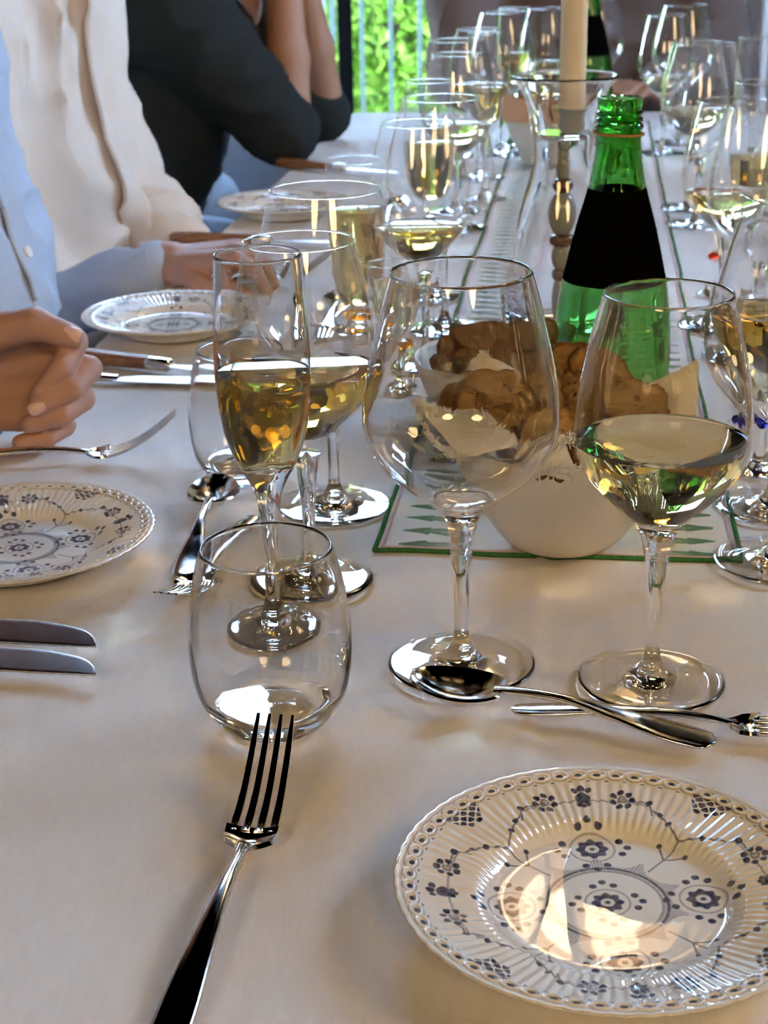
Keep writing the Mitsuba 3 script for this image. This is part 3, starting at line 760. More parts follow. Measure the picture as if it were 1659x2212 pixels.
# ------------------------------------------------------------------ bowls, bread, napkins
def bowl_parts(r, h, wall=0.004, base=0.030):
    out = dense([(0.0, 0.001), (base * 0.8, 0.001), (base, 0.0015), (base * 1.25, 0.006), (r * 0.66, h * 0.30), (r * 0.84, h * 0.60), (r * 0.95, h * 0.85), (r, h)], 0.003)
    inn = inner(out, 0.006, wall)
    lip = [((out[-1, 0] + inn[0, 0]) / 2, h + wall * 0.45)]
    return np.vstack([out, lip, inn])
def serving_bowl(x, y, r, h, label, sx=1.0):
    k = numbered('serving_bowl')
    scene[k] = lathe_ply(bowl_parts(r, h), 'm_stoneware', 96, 60, to_world=at(x, y).scale([sx, 1, 1]))
    tag(k, label, 'bowl')
B1 = (0.1150, 0.966, 0.075, 0.074)
B2 = (0.0860, 1.205, 0.065, 0.060)
serving_bowl(*B1, 'cream stoneware bowl full of bread and a napkin, between the two front wine glasses')
serving_bowl(*B2, 'shallow cream stoneware bowl of brown crackers behind the bread bowl')
B3 = (0.262, 2.50, 0.066, 0.070)
serving_bowl(*B3, 'far blurred bowl of bread behind the glass carafe')

def slab(seed, w, hgt, t, holes):
    """an airy slice of bread: irregular outline, cavities cut out of it, dark crust around the edge"""
    import manifold3d as m3
    rng = np.random.default_rng(seed)
    n = 60
    a = np.arange(n) * 2 * PI / n
    ca, sa = np.cos(a), np.sin(a)
    r = (np.abs(ca) ** 2.7 + np.abs(sa) ** 2.7) ** (-1 / 2.7)
    r = r * (1 + 0.10 * np.sin(2 * a + seed) + 0.07 * np.sin(3 * a + seed * 2.1) + 0.04 * np.sin(7 * a + seed) + 0.025 * rng.normal(0, 1, n))
    pts = np.stack([r * ca * w / 2, r * sa * hgt / 2], 1)
    body = m3.Manifold.extrude(m3.CrossSection([pts]), t).translate((0, 0, -t / 2))
    cuts = []
    for i in range(holes * 3):
        th, q = rng.uniform(0, 2 * PI), rng.uniform(0, 0.86) ** 0.6
        x, y = q * np.interp(th, a, r) * math.cos(th) * w / 2, q * np.interp(th, a, r) * math.sin(th) * hgt / 2
        s = rng.uniform(0.0010, 0.0026) if i > holes else rng.uniform(0.0022, 0.0052)
        cuts.append(m3.Manifold.sphere(1.0, 12).scale((s, s * rng.uniform(0.8, 2.0), s * rng.uniform(0.7, 1.3))).rotate((0, 0, rng.uniform(0, 180))).translate((x, y, rng.choice([-1, 1]) * t / 2 * rng.uniform(0.75, 1.05))))
    body = (body - m3.Manifold.batch_boolean(cuts, m3.OpType.Add)).refine_to_length(0.0028)
    g = body.to_mesh()
    q, f = np.array(g.vert_properties[:, :3], float), np.array(g.tri_verts)
    m = trimesh.Trimesh(q, f, process=False)
    ang = np.arctan2(q[:, 1] / hgt, q[:, 0] / w) % (2 * PI)
    rad = np.hypot(q[:, 0] / (w / 2), q[:, 1] / (hgt / 2)) / np.interp(ang, np.r_[a, 2 * PI], np.r_[r, r[0]])
    q = q + np.array(m.vertex_normals) * ((meshkit.fbm(q * 260 + seed * 7, 3, seed) - 0.5) * 0.0022)[:, None]
    q[:, 2] += 0.11 * (q[:, 0] ** 2) / w * (1 if seed % 2 else -1) + 0.10 * q[:, 1] * np.sin(q[:, 0] / w * 3 + seed)
    grain = meshkit.fbm(q * 420 + 3 * seed, 3, seed + 5)[:, None]
    crumb = np.array([0.40, 0.24, 0.10]) * (0.35 + 1.15 * grain)
    toast = np.array([0.24, 0.11, 0.035]) * (0.65 + 0.7 * grain)
    k = np.clip((meshkit.fbm(q * 70 + seed, 2, seed + 9) - 0.46) * 5, 0, 1)[:, None] * 0.7
    col = crumb * (1 - k) + toast * k
    kk = np.clip((rad - 0.90) / 0.07, 0, 1)[:, None]
    col = col * (1 - kk) + np.array([0.17, 0.070, 0.022]) * (0.7 + 0.6 * grain) * kk
    return trimesh.Trimesh(q, f, process=False), col
def bread(name, seed, w, h, t, holes, x, y, z, rx, ry, rz, label, group, catn='bread slice', tone=1.0):
    m, c = slab(seed, w, h, t, holes)
    k = numbered(name)
    scene[k] = {**mikit.ply(m, 'm_bread', color=np.clip(c * tone, 0, 1)), 'to_world': T().translate([x, y, TZ + z]).rotate([0, 0, 1], rz).rotate([0, 1, 0], ry).rotate([1, 0, 0], rx)}
    tag(k, label, catn, group)
bx, by = B1[0], B1[1]
G1 = 'bread slices in the front bowl'
for i, a in enumerate([
    (1, 0.049, 0.050, 0.010, 14, 0.0690, 0.945, 0.0990, 64, 0, 14, 'largest holed bread slice, front left in the bread bowl under the napkin fold'),
    (2, 0.027, 0.036, 0.009, 7, 0.1010, 0.966, 0.0990, 70, 0, -14, 'upright bread slice in the bowl right of the largest slice'),
    (3, 0.044, 0.036, 0.011, 12, 0.1575, 0.962, 0.0935, 74, 6, -8, 'round bread slice at the right of the bowl, seen above the wine surface'),
    (4, 0.034, 0.046, 0.009, 6, 0.1430, 0.996, 0.1000, 78, -24, 6, 'bread slice standing tall at the back of the bowl with a pointed top'),
    (5, 0.038, 0.042, 0.011, 12, 0.1000, 0.910, 0.0850, 58, 0, 10, 'dark toasted bread slice at the front of the bowl above the rim'),
    (6, 0.024, 0.026, 0.010, 5, 0.0490, 0.955, 0.1000, 64, 10, 34, 'small bread heel tucked behind the largest slice'),
    (7, 0.036, 0.040, 0.010, 7, 0.1230, 1.012, 0.1020, 80, 0, 4, 'toasted bread slice at the back of the bowl before the green bottle'),
    (8, 0.034, 0.042, 0.010, 8, 0.1230, 0.972, 0.0930, 66, 0, -40, 'bread slice in the middle of the bowl between the two wine glasses'),
    (9, 0.070, 0.070, 0.014, 6, 0.1150, 0.966, 0.0560, 12, 0, 0, 'bread slice lying low inside the bread bowl'),
    (10, 0.040, 0.036, 0.010, 8, 0.1350, 0.925, 0.0720, 50, 10, -30, 'bread slice leaning against the front right inside of the bowl')]):
    bread('bread_slice', *a, None)
bx, by = B2[0], B2[1]
for i, a in enumerate([
    (21, 0.080, 0.042, 0.005, 2, bx + 0.014, by + 0.012, 0.0705, 20, -4, 6, 'long flat brown cracker lying on top in the shallow bowl'),
    (22, 0.082, 0.042, 0.005, 2, bx + 0.010, by - 0.008, 0.0620, 22, 4, -8, 'flat brown cracker just under the topmost one in the shallow bowl'),
    (23, 0.060, 0.036, 0.005, 2, bx + 0.004, by - 0.026, 0.0560, 26, -8, 14, 'brown cracker leaning at the front of the shallow bowl'),
    (24, 0.034, 0.030, 0.006, 2, bx - 0.036, by - 0.018, 0.0540, 50, 14, 60, 'curled brown cracker at the left end of the shallow bowl'),
    (25, 0.040, 0.030, 0.006, 2, bx - 0.028, by + 0.008, 0.0600, 60, 0, 30, 'brown cracker standing on edge at the left of the shallow bowl'),
    (26, 0.090, 0.060, 0.006, 2, bx + 0.004, by + 0.000, 0.0420, 8, 0, -20, 'brown cracker lying low in the shallow bowl')]):
    bread('cracker', *a, None, 'cracker', np.array([0.62, 0.50, 0.42]))
for i, (dx, dy, dz, rz) in enumerate([(-0.02, 0, 0.085, 10), (0.03, 0.01, 0.085, -20), (0.0, -0.03, 0.078, 40)]):
    bread('bread_slice', 31 + i, 0.06, 0.055, 0.012, 8, B3[0] + dx, B3[1] + dy, dz, 60, 0, rz, f'blurred bread slice at the {("middle", "right", "front")[i]} of the far bowl behind the vase', 'bread slices in the far bowl')

def cloth_patch(corners, bulge, n=28, wob=0.002, seed=0, thick=0.0012):
    c = np.array(corners, float)
    s = np.linspace(0, 1, n)
    S, R = np.meshgrid(s, s, indexing='ij')
    P = ((1 - S) * (1 - R))[..., None] * c[0] + (S * (1 - R))[..., None] * c[1] + (S * R)[..., None] * c[2] + ((1 - S) * R)[..., None] * c[3]
    P = P + (np.sin(S * PI) * np.sin(R * PI))[..., None] * np.array(bulge)
    P = P + (meshkit.fbm(P * 45 + seed, 2, seed)[..., None] - 0.5) * wob * 2
    return P, shell(P, thick)
def fringe_mesh(pts, out, count, L, seed, r=0.00035):
    rng = np.random.default_rng(seed); pts = np.asarray(pts); ms = []
    for i in range(count):
        q = rng.uniform(0, len(pts) - 1.001); a = int(q); b = pts[a] * (1 - q + a) + pts[a + 1] * (q - a)
        d = np.array(out) * rng.uniform(0.5, 1.1) + rng.normal(0, 0.35, 3); d /= np.linalg.norm(d)
        e = np.cross(d, rng.normal(0, 1, 3)); e /= np.linalg.norm(e)
        ll = L * rng.uniform(0.5, 1.2)
        t = np.linspace(0, 1, 5)[:, None]
        ms.append(tube(b + d * ll * t + e * ll * 0.6 * np.sin(t * 4 + rng.uniform(0, 3)) * t, r, 4))
    return cat(*ms)
def napkin(key, patches, fringes, label):
    for i, (c, bulge, mat, seed) in enumerate(patches):
        P, m = cloth_patch(c, bulge, seed=seed)
        put(key, 'fold', mikit.ply(m, mat, smooth=50))
    for (pts, out, cnt, L, seed) in fringes:
        kk = put(key, 'fringe', mikit.ply(fringe_mesh(pts, out, cnt, L, seed), 'm_fringe', smooth=False))
        tag(kk, 'frayed white fringe', kind='stuff')
    tag(key, label, 'napkin')
def w(x, y, z): return [x, y, TZ + z]
def line(a, b, n=12, bow=(0, 0, 0)):
    t = np.linspace(0, 1, n)[:, None]
    return (np.array(a) * (1 - t) + np.array(b) * t + np.sin(t * PI) * np.array(bow)).tolist()
_t, _l, _r, _u = w(0.0205, 0.955, 0.0995), w(0.0470, 0.902, 0.0800), w(0.0790, 0.899, 0.0880), w(0.0600, 0.918, 0.1000)
napkin('napkin', [
    ([_t, _l, _r, _u], (-0.002, -0.010, -0.006), 'm_fringe', 1),
    ([w(0.0637, 1.020, 0.1030), w(0.0723, 1.022, 0.1115), w(0.1046, 1.016, 0.0935), w(0.0830, 1.004, 0.0900)], (0, -0.006, 0.003), 'm_linen', 2),
    ([w(0.1660, 1.000, 0.0930), w(0.2079, 1.000, 0.1131), w(0.2050, 0.990, 0.0760), w(0.1780, 0.975, 0.0740)], (0.003, -0.006, 0), 'm_linen', 3),
    ([w(0.0835, 0.893, 0.0735), w(0.1147, 0.892, 0.0735), w(0.1080, 0.902, 0.0900), w(0.0900, 0.902, 0.0820)], (0, -0.003, 0), 'm_fringe', 4),
    ([w(0.1147, 0.892, 0.0735), w(0.1500, 0.905, 0.0740), w(0.1420, 0.925, 0.0960), w(0.1190, 0.904, 0.0930)], (0, -0.006, 0), 'm_linen', 5),
    ([w(0.065, 0.926, 0.070), w(0.165, 0.926, 0.070), w(0.165, 1.016, 0.072), w(0.065, 1.016, 0.072)], (0, 0, -0.045), 'm_linen', 6)],
   [(line(_t, _u, 14, (0, -0.004, -0.003)), (-0.2, -0.2, 0.9), 420, 0.006, 1), (line(_u, _r, 10, (0, -0.002, 0)), (0.2, -0.3, 0.8), 240, 0.006, 2), (line(_t, _l, 12, (-0.002, -0.005, -0.004)), (-0.6, -0.6, 0.1), 160, 0.004, 6),
    (line(w(0.0637, 1.020, 0.1030), w(0.0723, 1.022, 0.1115), 8), (-1, -0.3, 0.3), 200, 0.006, 3), (line(w(0.0637, 1.018, 0.098), w(0.072, 1.010, 0.094), 8), (-0.7, -0.6, -0.2), 120, 0.005, 4),
    (line(w(0.0835, 0.8925, 0.0745), w(0.1147, 0.8915, 0.0745), 10), (0, -0.4, 0.7), 320, 0.006, 5), (line(w(0.090, 0.900, 0.084), w(0.119, 0.902, 0.094), 10), (-0.3, -0.5, 0.6), 260, 0.006, 7)],
   'cream napkin with frayed white edges lining the front bread bowl')
bx, by = B3[0], B3[1]
napkin('napkin', [([w(bx - 0.068, by - 0.02, 0.068), w(bx - 0.080, by, 0.118), w(bx - 0.03, by - 0.03, 0.098), w(bx - 0.015, by - 0.06, 0.070)], (0, 0, 0), 'm_peach', 7),
                  ([w(bx + 0.05, by - 0.04, 0.068), w(bx + 0.085, by, 0.108), w(bx + 0.06, by + 0.03, 0.095), w(bx + 0.05, by + 0.03, 0.068)], (0, 0, 0), 'm_peach', 8)], [], 'peach napkin standing up in the far bread bowl')
M('m_peach', type='twosided', b={'type': 'diffuse', 'reflectance': rgb(0.72, 0.50, 0.36)})

# ------------------------------------------------------------------ green bottle
def bottle(x, y, label):
    k = numbered('bottle')
    out = dense([(0.0, 0.004), (0.028, 0.002), (0.036, 0.0006), (0.0395, 0.002), (0.0412, 0.008), (0.0412, 0.085), (0.0408, 0.105), (0.0385, 0.128), (0.0330, 0.155), (0.0265, 0.182), (0.0205, 0.203), (0.0172, 0.219), (0.0153, 0.234), (0.0148, 0.244)], 0.002)
    fin = [(0.0150, 0.2448), (0.0163, 0.2460), (0.0164, 0.2478), (0.0150, 0.2490), (0.0148, 0.2498), (0.0160, 0.2508), (0.0160, 0.2524), (0.0146, 0.2534), (0.0146, 0.2544), (0.0157, 0.2554), (0.0157, 0.2568), (0.0143, 0.2578), (0.0143, 0.2590), (0.0150, 0.2600), (0.0150, 0.2645), (0.0146, 0.2660)]
    out2 = np.vstack([out, fin])
    inn = dense([(0.0105, 0.2655), (0.0102, 0.235), (0.0130, 0.219), (0.0165, 0.203), (0.0225, 0.182), (0.0292, 0.155), (0.0347, 0.128), (0.0372, 0.105), (0.0376, 0.085), (0.0376, 0.012), (0.030, 0.008), (0.0, 0.016)], 0.003)
    lt = lathe(np.vstack([out2, inn]), 96, 40)
    nb = len(out) - 1
    put(k, 'body', sub(lt, lambda i: (i < nb) | (i >= len(out2)), 'm_glass', interior=ref('v_green')), at(x, y))
    put(k, 'threaded_mouth', sub(lt, lambda i: (i >= nb) & (i < len(out2)), 'm_glass', interior=ref('v_green')), at(x, y))
    ro = PchipInterpolator(out[:, 1], out[:, 0]) if False else None
    z = np.linspace(0.143, 0.206, 20)
    prof = np.stack([np.interp(z, out[:, 1], out[:, 0]) + 0.0002, z], 1)
    k2 = put(k, 'label', lathe_ply(np.vstack([prof, prof[::-1] - [0.00012, 0]]), 'm_black_label', 96), at(x, y)); tag(k2, 'plain black band around the shoulder')
    k3 = put(k, 'cap_ring', mikit.ply(trimesh.creation.torus(0.0165, 0.0010, major_sections=60, minor_sections=8, transform=trimesh.transformations.translation_matrix([0, 0, 0.2425]) @ trimesh.transformations.rotation_matrix(0.05, [0, 1, 0])), 'm_brass_ring', smooth=True), at(x, y)); tag(k3, 'loose brown ring left by the screw cap')
    tag(k, label, 'bottle')
bottle(0.1640, 1.1020, 'open green glass bottle with black shoulder band standing behind the bread bowl')
bottle(0.3500, 2.720, 'blurred green bottle far away behind the candle')

# ------------------------------------------------------------------ glass carafe holding a candle
CX, CY = 0.176, 1.530
car = dense([(0.0, 0.0006), (0.040, 0.0006), (0.046, 0.003), (0.050, 0.012), (0.050, 0.050), (0.046, 0.085), (0.039, 0.118), (0.031, 0.146), (0.0285, 0.165), (0.030, 0.182), (0.034, 0.203), (0.040, 0.222), (0.0490, 0.2335)], 0.003)
_ci = inner(car, 0.0045, 0.0030)
scene['candle_holder__vase'] = lathe_ply(np.vstack([car, [[0.0497, 0.2345], [0.0498, 0.2358], [0.0488, 0.2368], [0.0473, 0.2364]], _ci]), 'm_glass', 80, 60, to_world=at(CX, CY))
scene['candle_holder__cup_floor'] = lathe_ply(np.array([[0, 0.1795], [0.025, 0.1795], [0.0262, 0.181], [0.0262, 0.183], [0.025, 0.1845], [0, 0.1845]]), 'm_glass', 64, to_world=at(CX, CY))
tag('candle_holder', 'clear waisted glass vase with flared top holding a candle, behind the green bottle', 'candle holder')
scene['candle'] = lathe_ply(np.array([[0, 0.2065], [0.0115, 0.2065], [0.0123, 0.2085], [0.0122, 0.46], [0.0112, 0.4625], [0, 0.464]]), 'm_candle', 40, to_world=at(CX + 0.007, CY))
tag('candle', 'cream dinner candle standing in the flared top of the glass vase', 'candle')
scene['candle_holder__candle_socket'] = lathe_ply(np.array([[0, 0.1850], [0.010, 0.1850], [0.012, 0.189], [0.011, 0.200], [0.0145, 0.2063], [0, 0.2063]]), 'm_bead_stone', 32, to_world=at(CX + 0.007, CY))
def bead(z0, z1, r0, r1, mat):
    z = np.linspace(0, 1, 12); r = r0 + (r1 - r0) * np.sin(z * PI) ** 0.7
    return lathe_ply(np.vstack([[[0, z0]], np.stack([r, z0 + (z1 - z0) * z], 1), [[0, z1]]]), mat, 32, 60)
_z = 0.178
for (h, r0, r1, mt) in ((0.010, 0.0065, 0.0085, 'm_bead_stone'), (0.008, 0.007, 0.0078, 'm_bead_stone'), (0.018, 0.0075, 0.0095, 'm_bead_stone'), (0.013, 0.008, 0.0145, 'm_bead_brown'), (0.040, 0.009, 0.0195, 'm_bead_stone'), (0.010, 0.014, 0.0175, 'm_bead_brown'), (0.022, 0.010, 0.0140, 'm_bead_stone'), (0.011, 0.010, 0.0130, 'm_bead_brown'), (0.040, 0.008, 0.0125, 'm_bead_stone')):
    put('bead_string', 'bead', bead(_z - h, _z, r0 * 0.68, r1 * 0.68, mt), at(CX, CY)); _z -= h + 0.0003
tag('bead_string', 'string of grey stone and brown beads standing inside the glass vase', 'bead string')

# ------------------------------------------------------------------ people: smooth unions of tapered bones, meshed on a grid
def surface_net(D, o, h):
    s = D < 0
    nx, ny, nz = D.shape
    c = np.zeros((nx - 1, ny - 1, nz - 1), int)
    acc = np.zeros(c.shape + (3,)); cnt = np.zeros(c.shape)
    for ax in range(3):
        e = np.zeros(3, int); e[ax] = 1
        A = D[:nx - e[0], :ny - e[1], :nz - e[2]]; B = D[e[0]:, e[1]:, e[2]:]
        cross = (A < 0) != (B < 0)
        I = np.argwhere(cross)
        t = A[cross] / (A[cross] - B[cross])
        P = I + e * t[:, None]
        o1, o2 = [k for k in range(3) if k != ax]
        for d1 in (0, -1):
            for d2 in (0, -1):
                J = I.copy(); J[:, o1] += d1; J[:, o2] += d2
                ok = (J >= 0).all(1) & (J < np.array(c.shape)).all(1)
                np.add.at(acc, tuple(J[ok].T), P[ok]); np.add.at(cnt, tuple(J[ok].T), 1)
    act = cnt > 0
    idx = -np.ones(c.shape, int); idx[act] = np.arange(act.sum())
    V = acc[act] / cnt[act][:, None] * h + o
    F = []
    for ax in range(3):
        e = np.zeros(3, int); e[ax] = 1
        A = D[:nx - e[0], :ny - e[1], :nz - e[2]]; B = D[e[0]:, e[1]:, e[2]:]
        I = np.argwhere((A < 0) != (B < 0))
        o1, o2 = [(1, 2), (2, 0), (0, 1)][ax]
        ok = (I[:, o1] > 0) & (I[:, o2] > 0) & (I[:, o1] < c.shape[o1]) & (I[:, o2] < c.shape[o2])
        I = I[ok]; inside = A[tuple(I.T)] < 0
        def cell(a, b):
            J = I.copy(); J[:, o1] -= a; J[:, o2] -= b
            return idx[tuple(J.T)]
        q = np.stack([cell(1, 1), cell(0, 1), cell(0, 0), cell(1, 0)], 1)
        q[~inside] = q[~inside][:, ::-1]
        F += [q[:, [0, 1, 2]], q[:, [0, 2, 3]]]
    return trimesh.Trimesh(V, np.vstack(F), process=False)

def relax(mesh, n):
    import scipy.sparse as sp
    f, v = mesh.faces, np.array(mesh.vertices)
    i = np.r_[f[:, 0], f[:, 1], f[:, 2], f[:, 1], f[:, 2], f[:, 0]]; j = np.r_[f[:, 1], f[:, 2], f[:, 0], f[:, 0], f[:, 1], f[:, 2]]
    A = sp.coo_matrix((np.ones(len(i)), (i, j)), (len(v), len(v))).tocsr(); A.data[:] = 1
    L = sp.diags(1 / np.maximum(np.asarray(A.sum(1)).ravel(), 1)) @ A
    for k in range(n): v = v + (0.5 if k % 2 == 0 else -0.52) * (L @ v - v)
    mesh.vertices = v

def bones(prims, h, k, margin=0.03, smooth=6):
    """prims: (a, b, ra, rb[, scale]) tapered capsules; k: blending radius"""
    pts = np.array([q for p in prims for q in (np.array(p[0]) - max(p[2], p[3]) * 1.6, np.array(p[0]) + max(p[2], p[3]) * 1.6, np.array(p[1]) - max(p[2], p[3]) * 1.6, np.array(p[1]) + max(p[2], p[3]) * 1.6)])
    lo, hi = pts.min(0) - margin, pts.max(0) + margin
    n = np.ceil((hi - lo) / h).astype(int) + 1
    D = np.full(n, 1.0, np.float32)
    for p in prims:
        a, b, ra, rb = np.array(p[0], float), np.array(p[1], float), p[2], p[3]
        S = np.array(p[4], float) if len(p) > 4 else np.ones(3)
        kk = p[5] if len(p) > 5 else k
        R = max(ra, rb) / S.min() + kk * 1.5 + 2 * h
        i0 = np.maximum(((np.minimum(a, b) - R - lo) / h).astype(int), 0); i1 = np.minimum(np.ceil((np.maximum(a, b) + R - lo) / h).astype(int) + 1, n)
        g = np.stack(np.meshgrid(*[lo[d] + np.arange(i0[d], i1[d]) * h for d in range(3)], indexing='ij'), -1)
        q = (g - a) * S; v = (b - a) * S
        t = np.clip((q @ v) / max(v @ v, 1e-9), 0, 1)
        d = (np.linalg.norm(q - t[..., None] * v, axis=-1) - (ra + (rb - ra) * t)) / S.max() ** 0.5
        sl = tuple(slice(i0[x], i1[x]) for x in range(3))
        old = D[sl]
        m = np.clip(0.5 + 0.5 * (old - d) / kk, 0, 1)
        D[sl] = old * (1 - m) + d * m - kk * m * (1 - m)
    mesh = surface_net(D, lo, h)
    if smooth: relax(mesh, smooth)
    return mesh

def hand_prims(W, e1, b, c, s, pose):
    """bones of a hand: wrist W, e1 towards the fingers, b out of the palm, c towards the thumb"""
    e1, b, c = (np.array(x, float) / np.linalg.norm(x) for x in (e1, b, c))
    def L(p): return np.array(W) + s * (p[0] * e1 + p[1] * b + p[2] * c)
    out = [(L((-0.03, 0, 0)), L((0.01, 0, 0)), 0.022 * s, 0.024 * s)]
    for kx, r in zip(pose['knuckle'], (0.0125, 0.013, 0.0125, 0.0115)):
        out.append((L((0.012, 0.0, kx[2] * 0.55)), L(kx), 0.017 * s, r * s))
    tips = []
    for f, (kx, ch) in enumerate(zip(pose['knuckle'], pose['finger'])):
        p = [kx] + ch
        rr = np.array([0.0112, 0.0100, 0.0088, 0.0074]) * (0.88 if f == 3 else 1.0)
        for i in range(3): out.append((L(p[i]), L(p[i + 1]), rr[i] * s, rr[i + 1] * s, (1, 1, 1), 0.0022 if i else 0.005))
        tips.append((L(p[2]), L(p[3])))
    t = pose['thumb']
    for i, (ra, rb) in enumerate(((0.018, 0.0148), (0.0148, 0.0122), (0.0122, 0.0092))): out.append((L(t[i]), L(t[i + 1]), ra * s, rb * s, (1, 1, 1), 0.008 if i == 0 else 0.003))
    tips.append((L(t[2]), L(t[3])))
    return out, tips
FIST = {'knuckle': [(0.086, -0.006, 0.031), (0.091, -0.009, 0.010), (0.086, -0.008, -0.011), (0.077, -0.004, -0.030)],
        'finger': [[(0.116, 0.020, 0.030), (0.106, 0.041, 0.014), (0.089, 0.045, -0.002)], [(0.124, 0.018, 0.008), (0.112, 0.040, -0.002), (0.086, 0.046, -0.012)],
                   [(0.116, 0.018, -0.014), (0.102, 0.037, -0.021), (0.078, 0.040, -0.026)], [(0.100, 0.015, -0.034), (0.088, 0.030, -0.039), (0.068, 0.033, -0.041)]],
        'thumb': [(0.022, 0.014, 0.020), (0.056, 0.026, 0.042), (0.090, 0.033, 0.047), (0.116, 0.036, 0.036)]}
REST = {'knuckle': [(0.084, -0.018, 0.030), (0.090, -0.020, 0.009), (0.085, -0.017, -0.012), (0.075, -0.012, -0.031)],
        'finger': [[(0.120, -0.008, 0.034), (0.136, 0.012, 0.034), (0.138, 0.028, 0.032)], [(0.130, -0.008, 0.010), (0.146, 0.012, 0.010), (0.146, 0.029, 0.009)],
                   [(0.122, -0.004, -0.013), (0.136, 0.014, -0.013), (0.135, 0.030, -0.012)], [(0.104, 0.000, -0.034), (0.115, 0.014, -0.034), (0.114, 0.028, -0.033)]],
        'thumb': [(0.020, 0.006, 0.024), (0.052, 0.010, 0.044), (0.084, 0.014, 0.050), (0.106, 0.020, 0.046)]}

def head_prims(C, f):
    """a head about C looking along f"""
    f = np.array(f, float) / np.linalg.norm(f); s = np.array([-f[1], f[0], 0]); u = UPZ; C = np.array(C)
    P = lambda a, b, c: C + a * f + b * s + c * u
    return [(P(-0.02, 0, 0.035), P(0.012, 0, 0.03), 0.085, 0.080), (P(0.045, 0, -0.055), P(0.03, 0, 0.0), 0.047, 0.068), (P(0.065, 0, -0.085), P(0.055, 0, -0.07), 0.026, 0.034),
            (P(0.088, 0, 0.02), P(0.108, 0, -0.022), 0.010, 0.014, (1, 1, 1), 0.01), (P(0.092, 0.012, -0.026), P(0.092, -0.012, -0.026), 0.010, 0.010, (1, 1, 1), 0.008),
            (P(0.080, 0.040, 0.032), P(0.084, -0.040, 0.032), 0.012, 0.012, (1, 1, 1), 0.012), (P(0.093, 0.018, -0.060), P(0.093, -0.018, -0.060), 0.006, 0.006, (1, 1, 1), 0.006), (P(0.091, 0.015, -0.071), P(0.091, -0.015, -0.071), 0.007, 0.007, (1, 1, 1), 0.006),
            (P(-0.005, 0.084, 0.02), P(-0.01, 0.088, -0.02), 0.012, 0.008, (1, 1, 1), 0.008), (P(-0.005, -0.084, 0.02), P(-0.01, -0.088, -0.02), 0.012, 0.008, (1, 1, 1), 0.008),
            (P(-0.03, 0, -0.05), P(-0.035, 0, -0.20), 0.056, 0.060)]
def eyes(C, f, key):
    f = np.array(f, float) / np.linalg.norm(f); s = np.array([-f[1], f[0], 0]); C = np.array(C)
    for q in (-0.031, 0.031):
        e = C + 0.078 * f + q * s + 0.012 * UPZ
        put(key, 'eye', mikit.ply(trimesh.creation.icosphere(3, 0.0125).apply_translation(e), 'm_eye', smooth=True))
def hair_mesh(C, f, long=0.0, seed=0):
    f = np.array(f, float) / np.linalg.norm(f); s = np.array([-f[1], f[0], 0]); C = np.array(C)
    pr = [(C - 0.02 * f + 0.05 * UPZ, C - 0.005 * f + 0.055 * UPZ, 0.088, 0.083), (C - 0.045 * f + 0.02 * UPZ, C - 0.05 * f - 0.05 * UPZ, 0.075, 0.05)]
    m = bones(pr, 0.006, 0.02, smooth=4)
    v = np.array(m.vertices); n = m.vertex_normals
    m.vertices = v + n * ((meshkit.fbm(v * 60 + seed, 3, seed)[:, None] - 0.5) * 0.012)
    return m
def folds(m, amp, seed, scale=(9, 9, 14), fine=0.0012):
    v = np.array(m.vertices); n = np.array(m.vertex_normals)
    q = v * np.array(scale)
    w = meshkit.fbm(q * 0.5 + seed, 2, seed)[:, None] * 3.0
    r = 1 - np.abs(2 * meshkit.noise(q + w + seed, seed) - 1)
    r2 = 1 - np.abs(2 * meshkit.noise(q * 2.2 + w * 1.3 + 5, seed + 3) - 1)
    d = amp * (r ** 3 + 0.45 * r2 ** 3) + fine * (meshkit.fbm(v * 90, 2, seed) - 0.5)
    m.vertices = v + n * d[:, None]
    return m
def skin_fn(base):
    b = np.array(base)
    return proc(lambda p, n, uv: mi.Color3f(*b.tolist()) + mi.Color3f(0.09, 0.02, 0.0) * (noise(p.x * 70, p.y * 70, p.z * 70) - 0.5))
M('m_skin_fair', type='roughplastic', diffuse_reflectance=skin_fn((0.56, 0.305, 0.21)), alpha=0.38)
M('m_skin_tan', type='roughplastic', diffuse_reflectance=rgb(0.50, 0.25, 0.14), alpha=0.38)
M('m_nail', type='roughplastic', diffuse_reflectance=rgb(0.76, 0.50, 0.42), alpha=0.15)
M('m_eye', type='plastic', diffuse_reflectance=rgb(0.5, 0.5, 0.5))
M('m_hair', type='roughplastic', diffuse_reflectance=rgb(0.075, 0.036, 0.022), alpha=0.35)
def fabric(key, c, fine=900.0, amt=0.12):
    scene[key] = {'type': 'twosided', 'b': {'type': 'diffuse', 'reflectance': proc(lambda p, n, uv: mi.Color3f(*c) * ((1 - amt / 2) + amt * noise(p.x * fine, p.y * fine, p.z * fine)))}}
fabric('m_blue_shirt', (0.48, 0.56, 0.68))
fabric('m_white_shirt', (0.80, 0.71, 0.62))
fabric('m_dark_shirt', (0.030, 0.034, 0.033))
fabric('m_brown_knit', (0.20, 0.145, 0.125), 500.0, 0.3)
fabric('m_grey_shirt', (0.30, 0.30, 0.31))
M('m_denim', type='twosided', b={'type': 'diffuse', 'reflectance': rgb(0.42, 0.50, 0.62)})
M('m_trousers', type='twosided', b={'type': 'diffuse', 'reflectance': rgb(0.05, 0.055, 0.07)})
M('m_button', type='plastic', diffuse_reflectance=rgb(0.85, 0.83, 0.78))

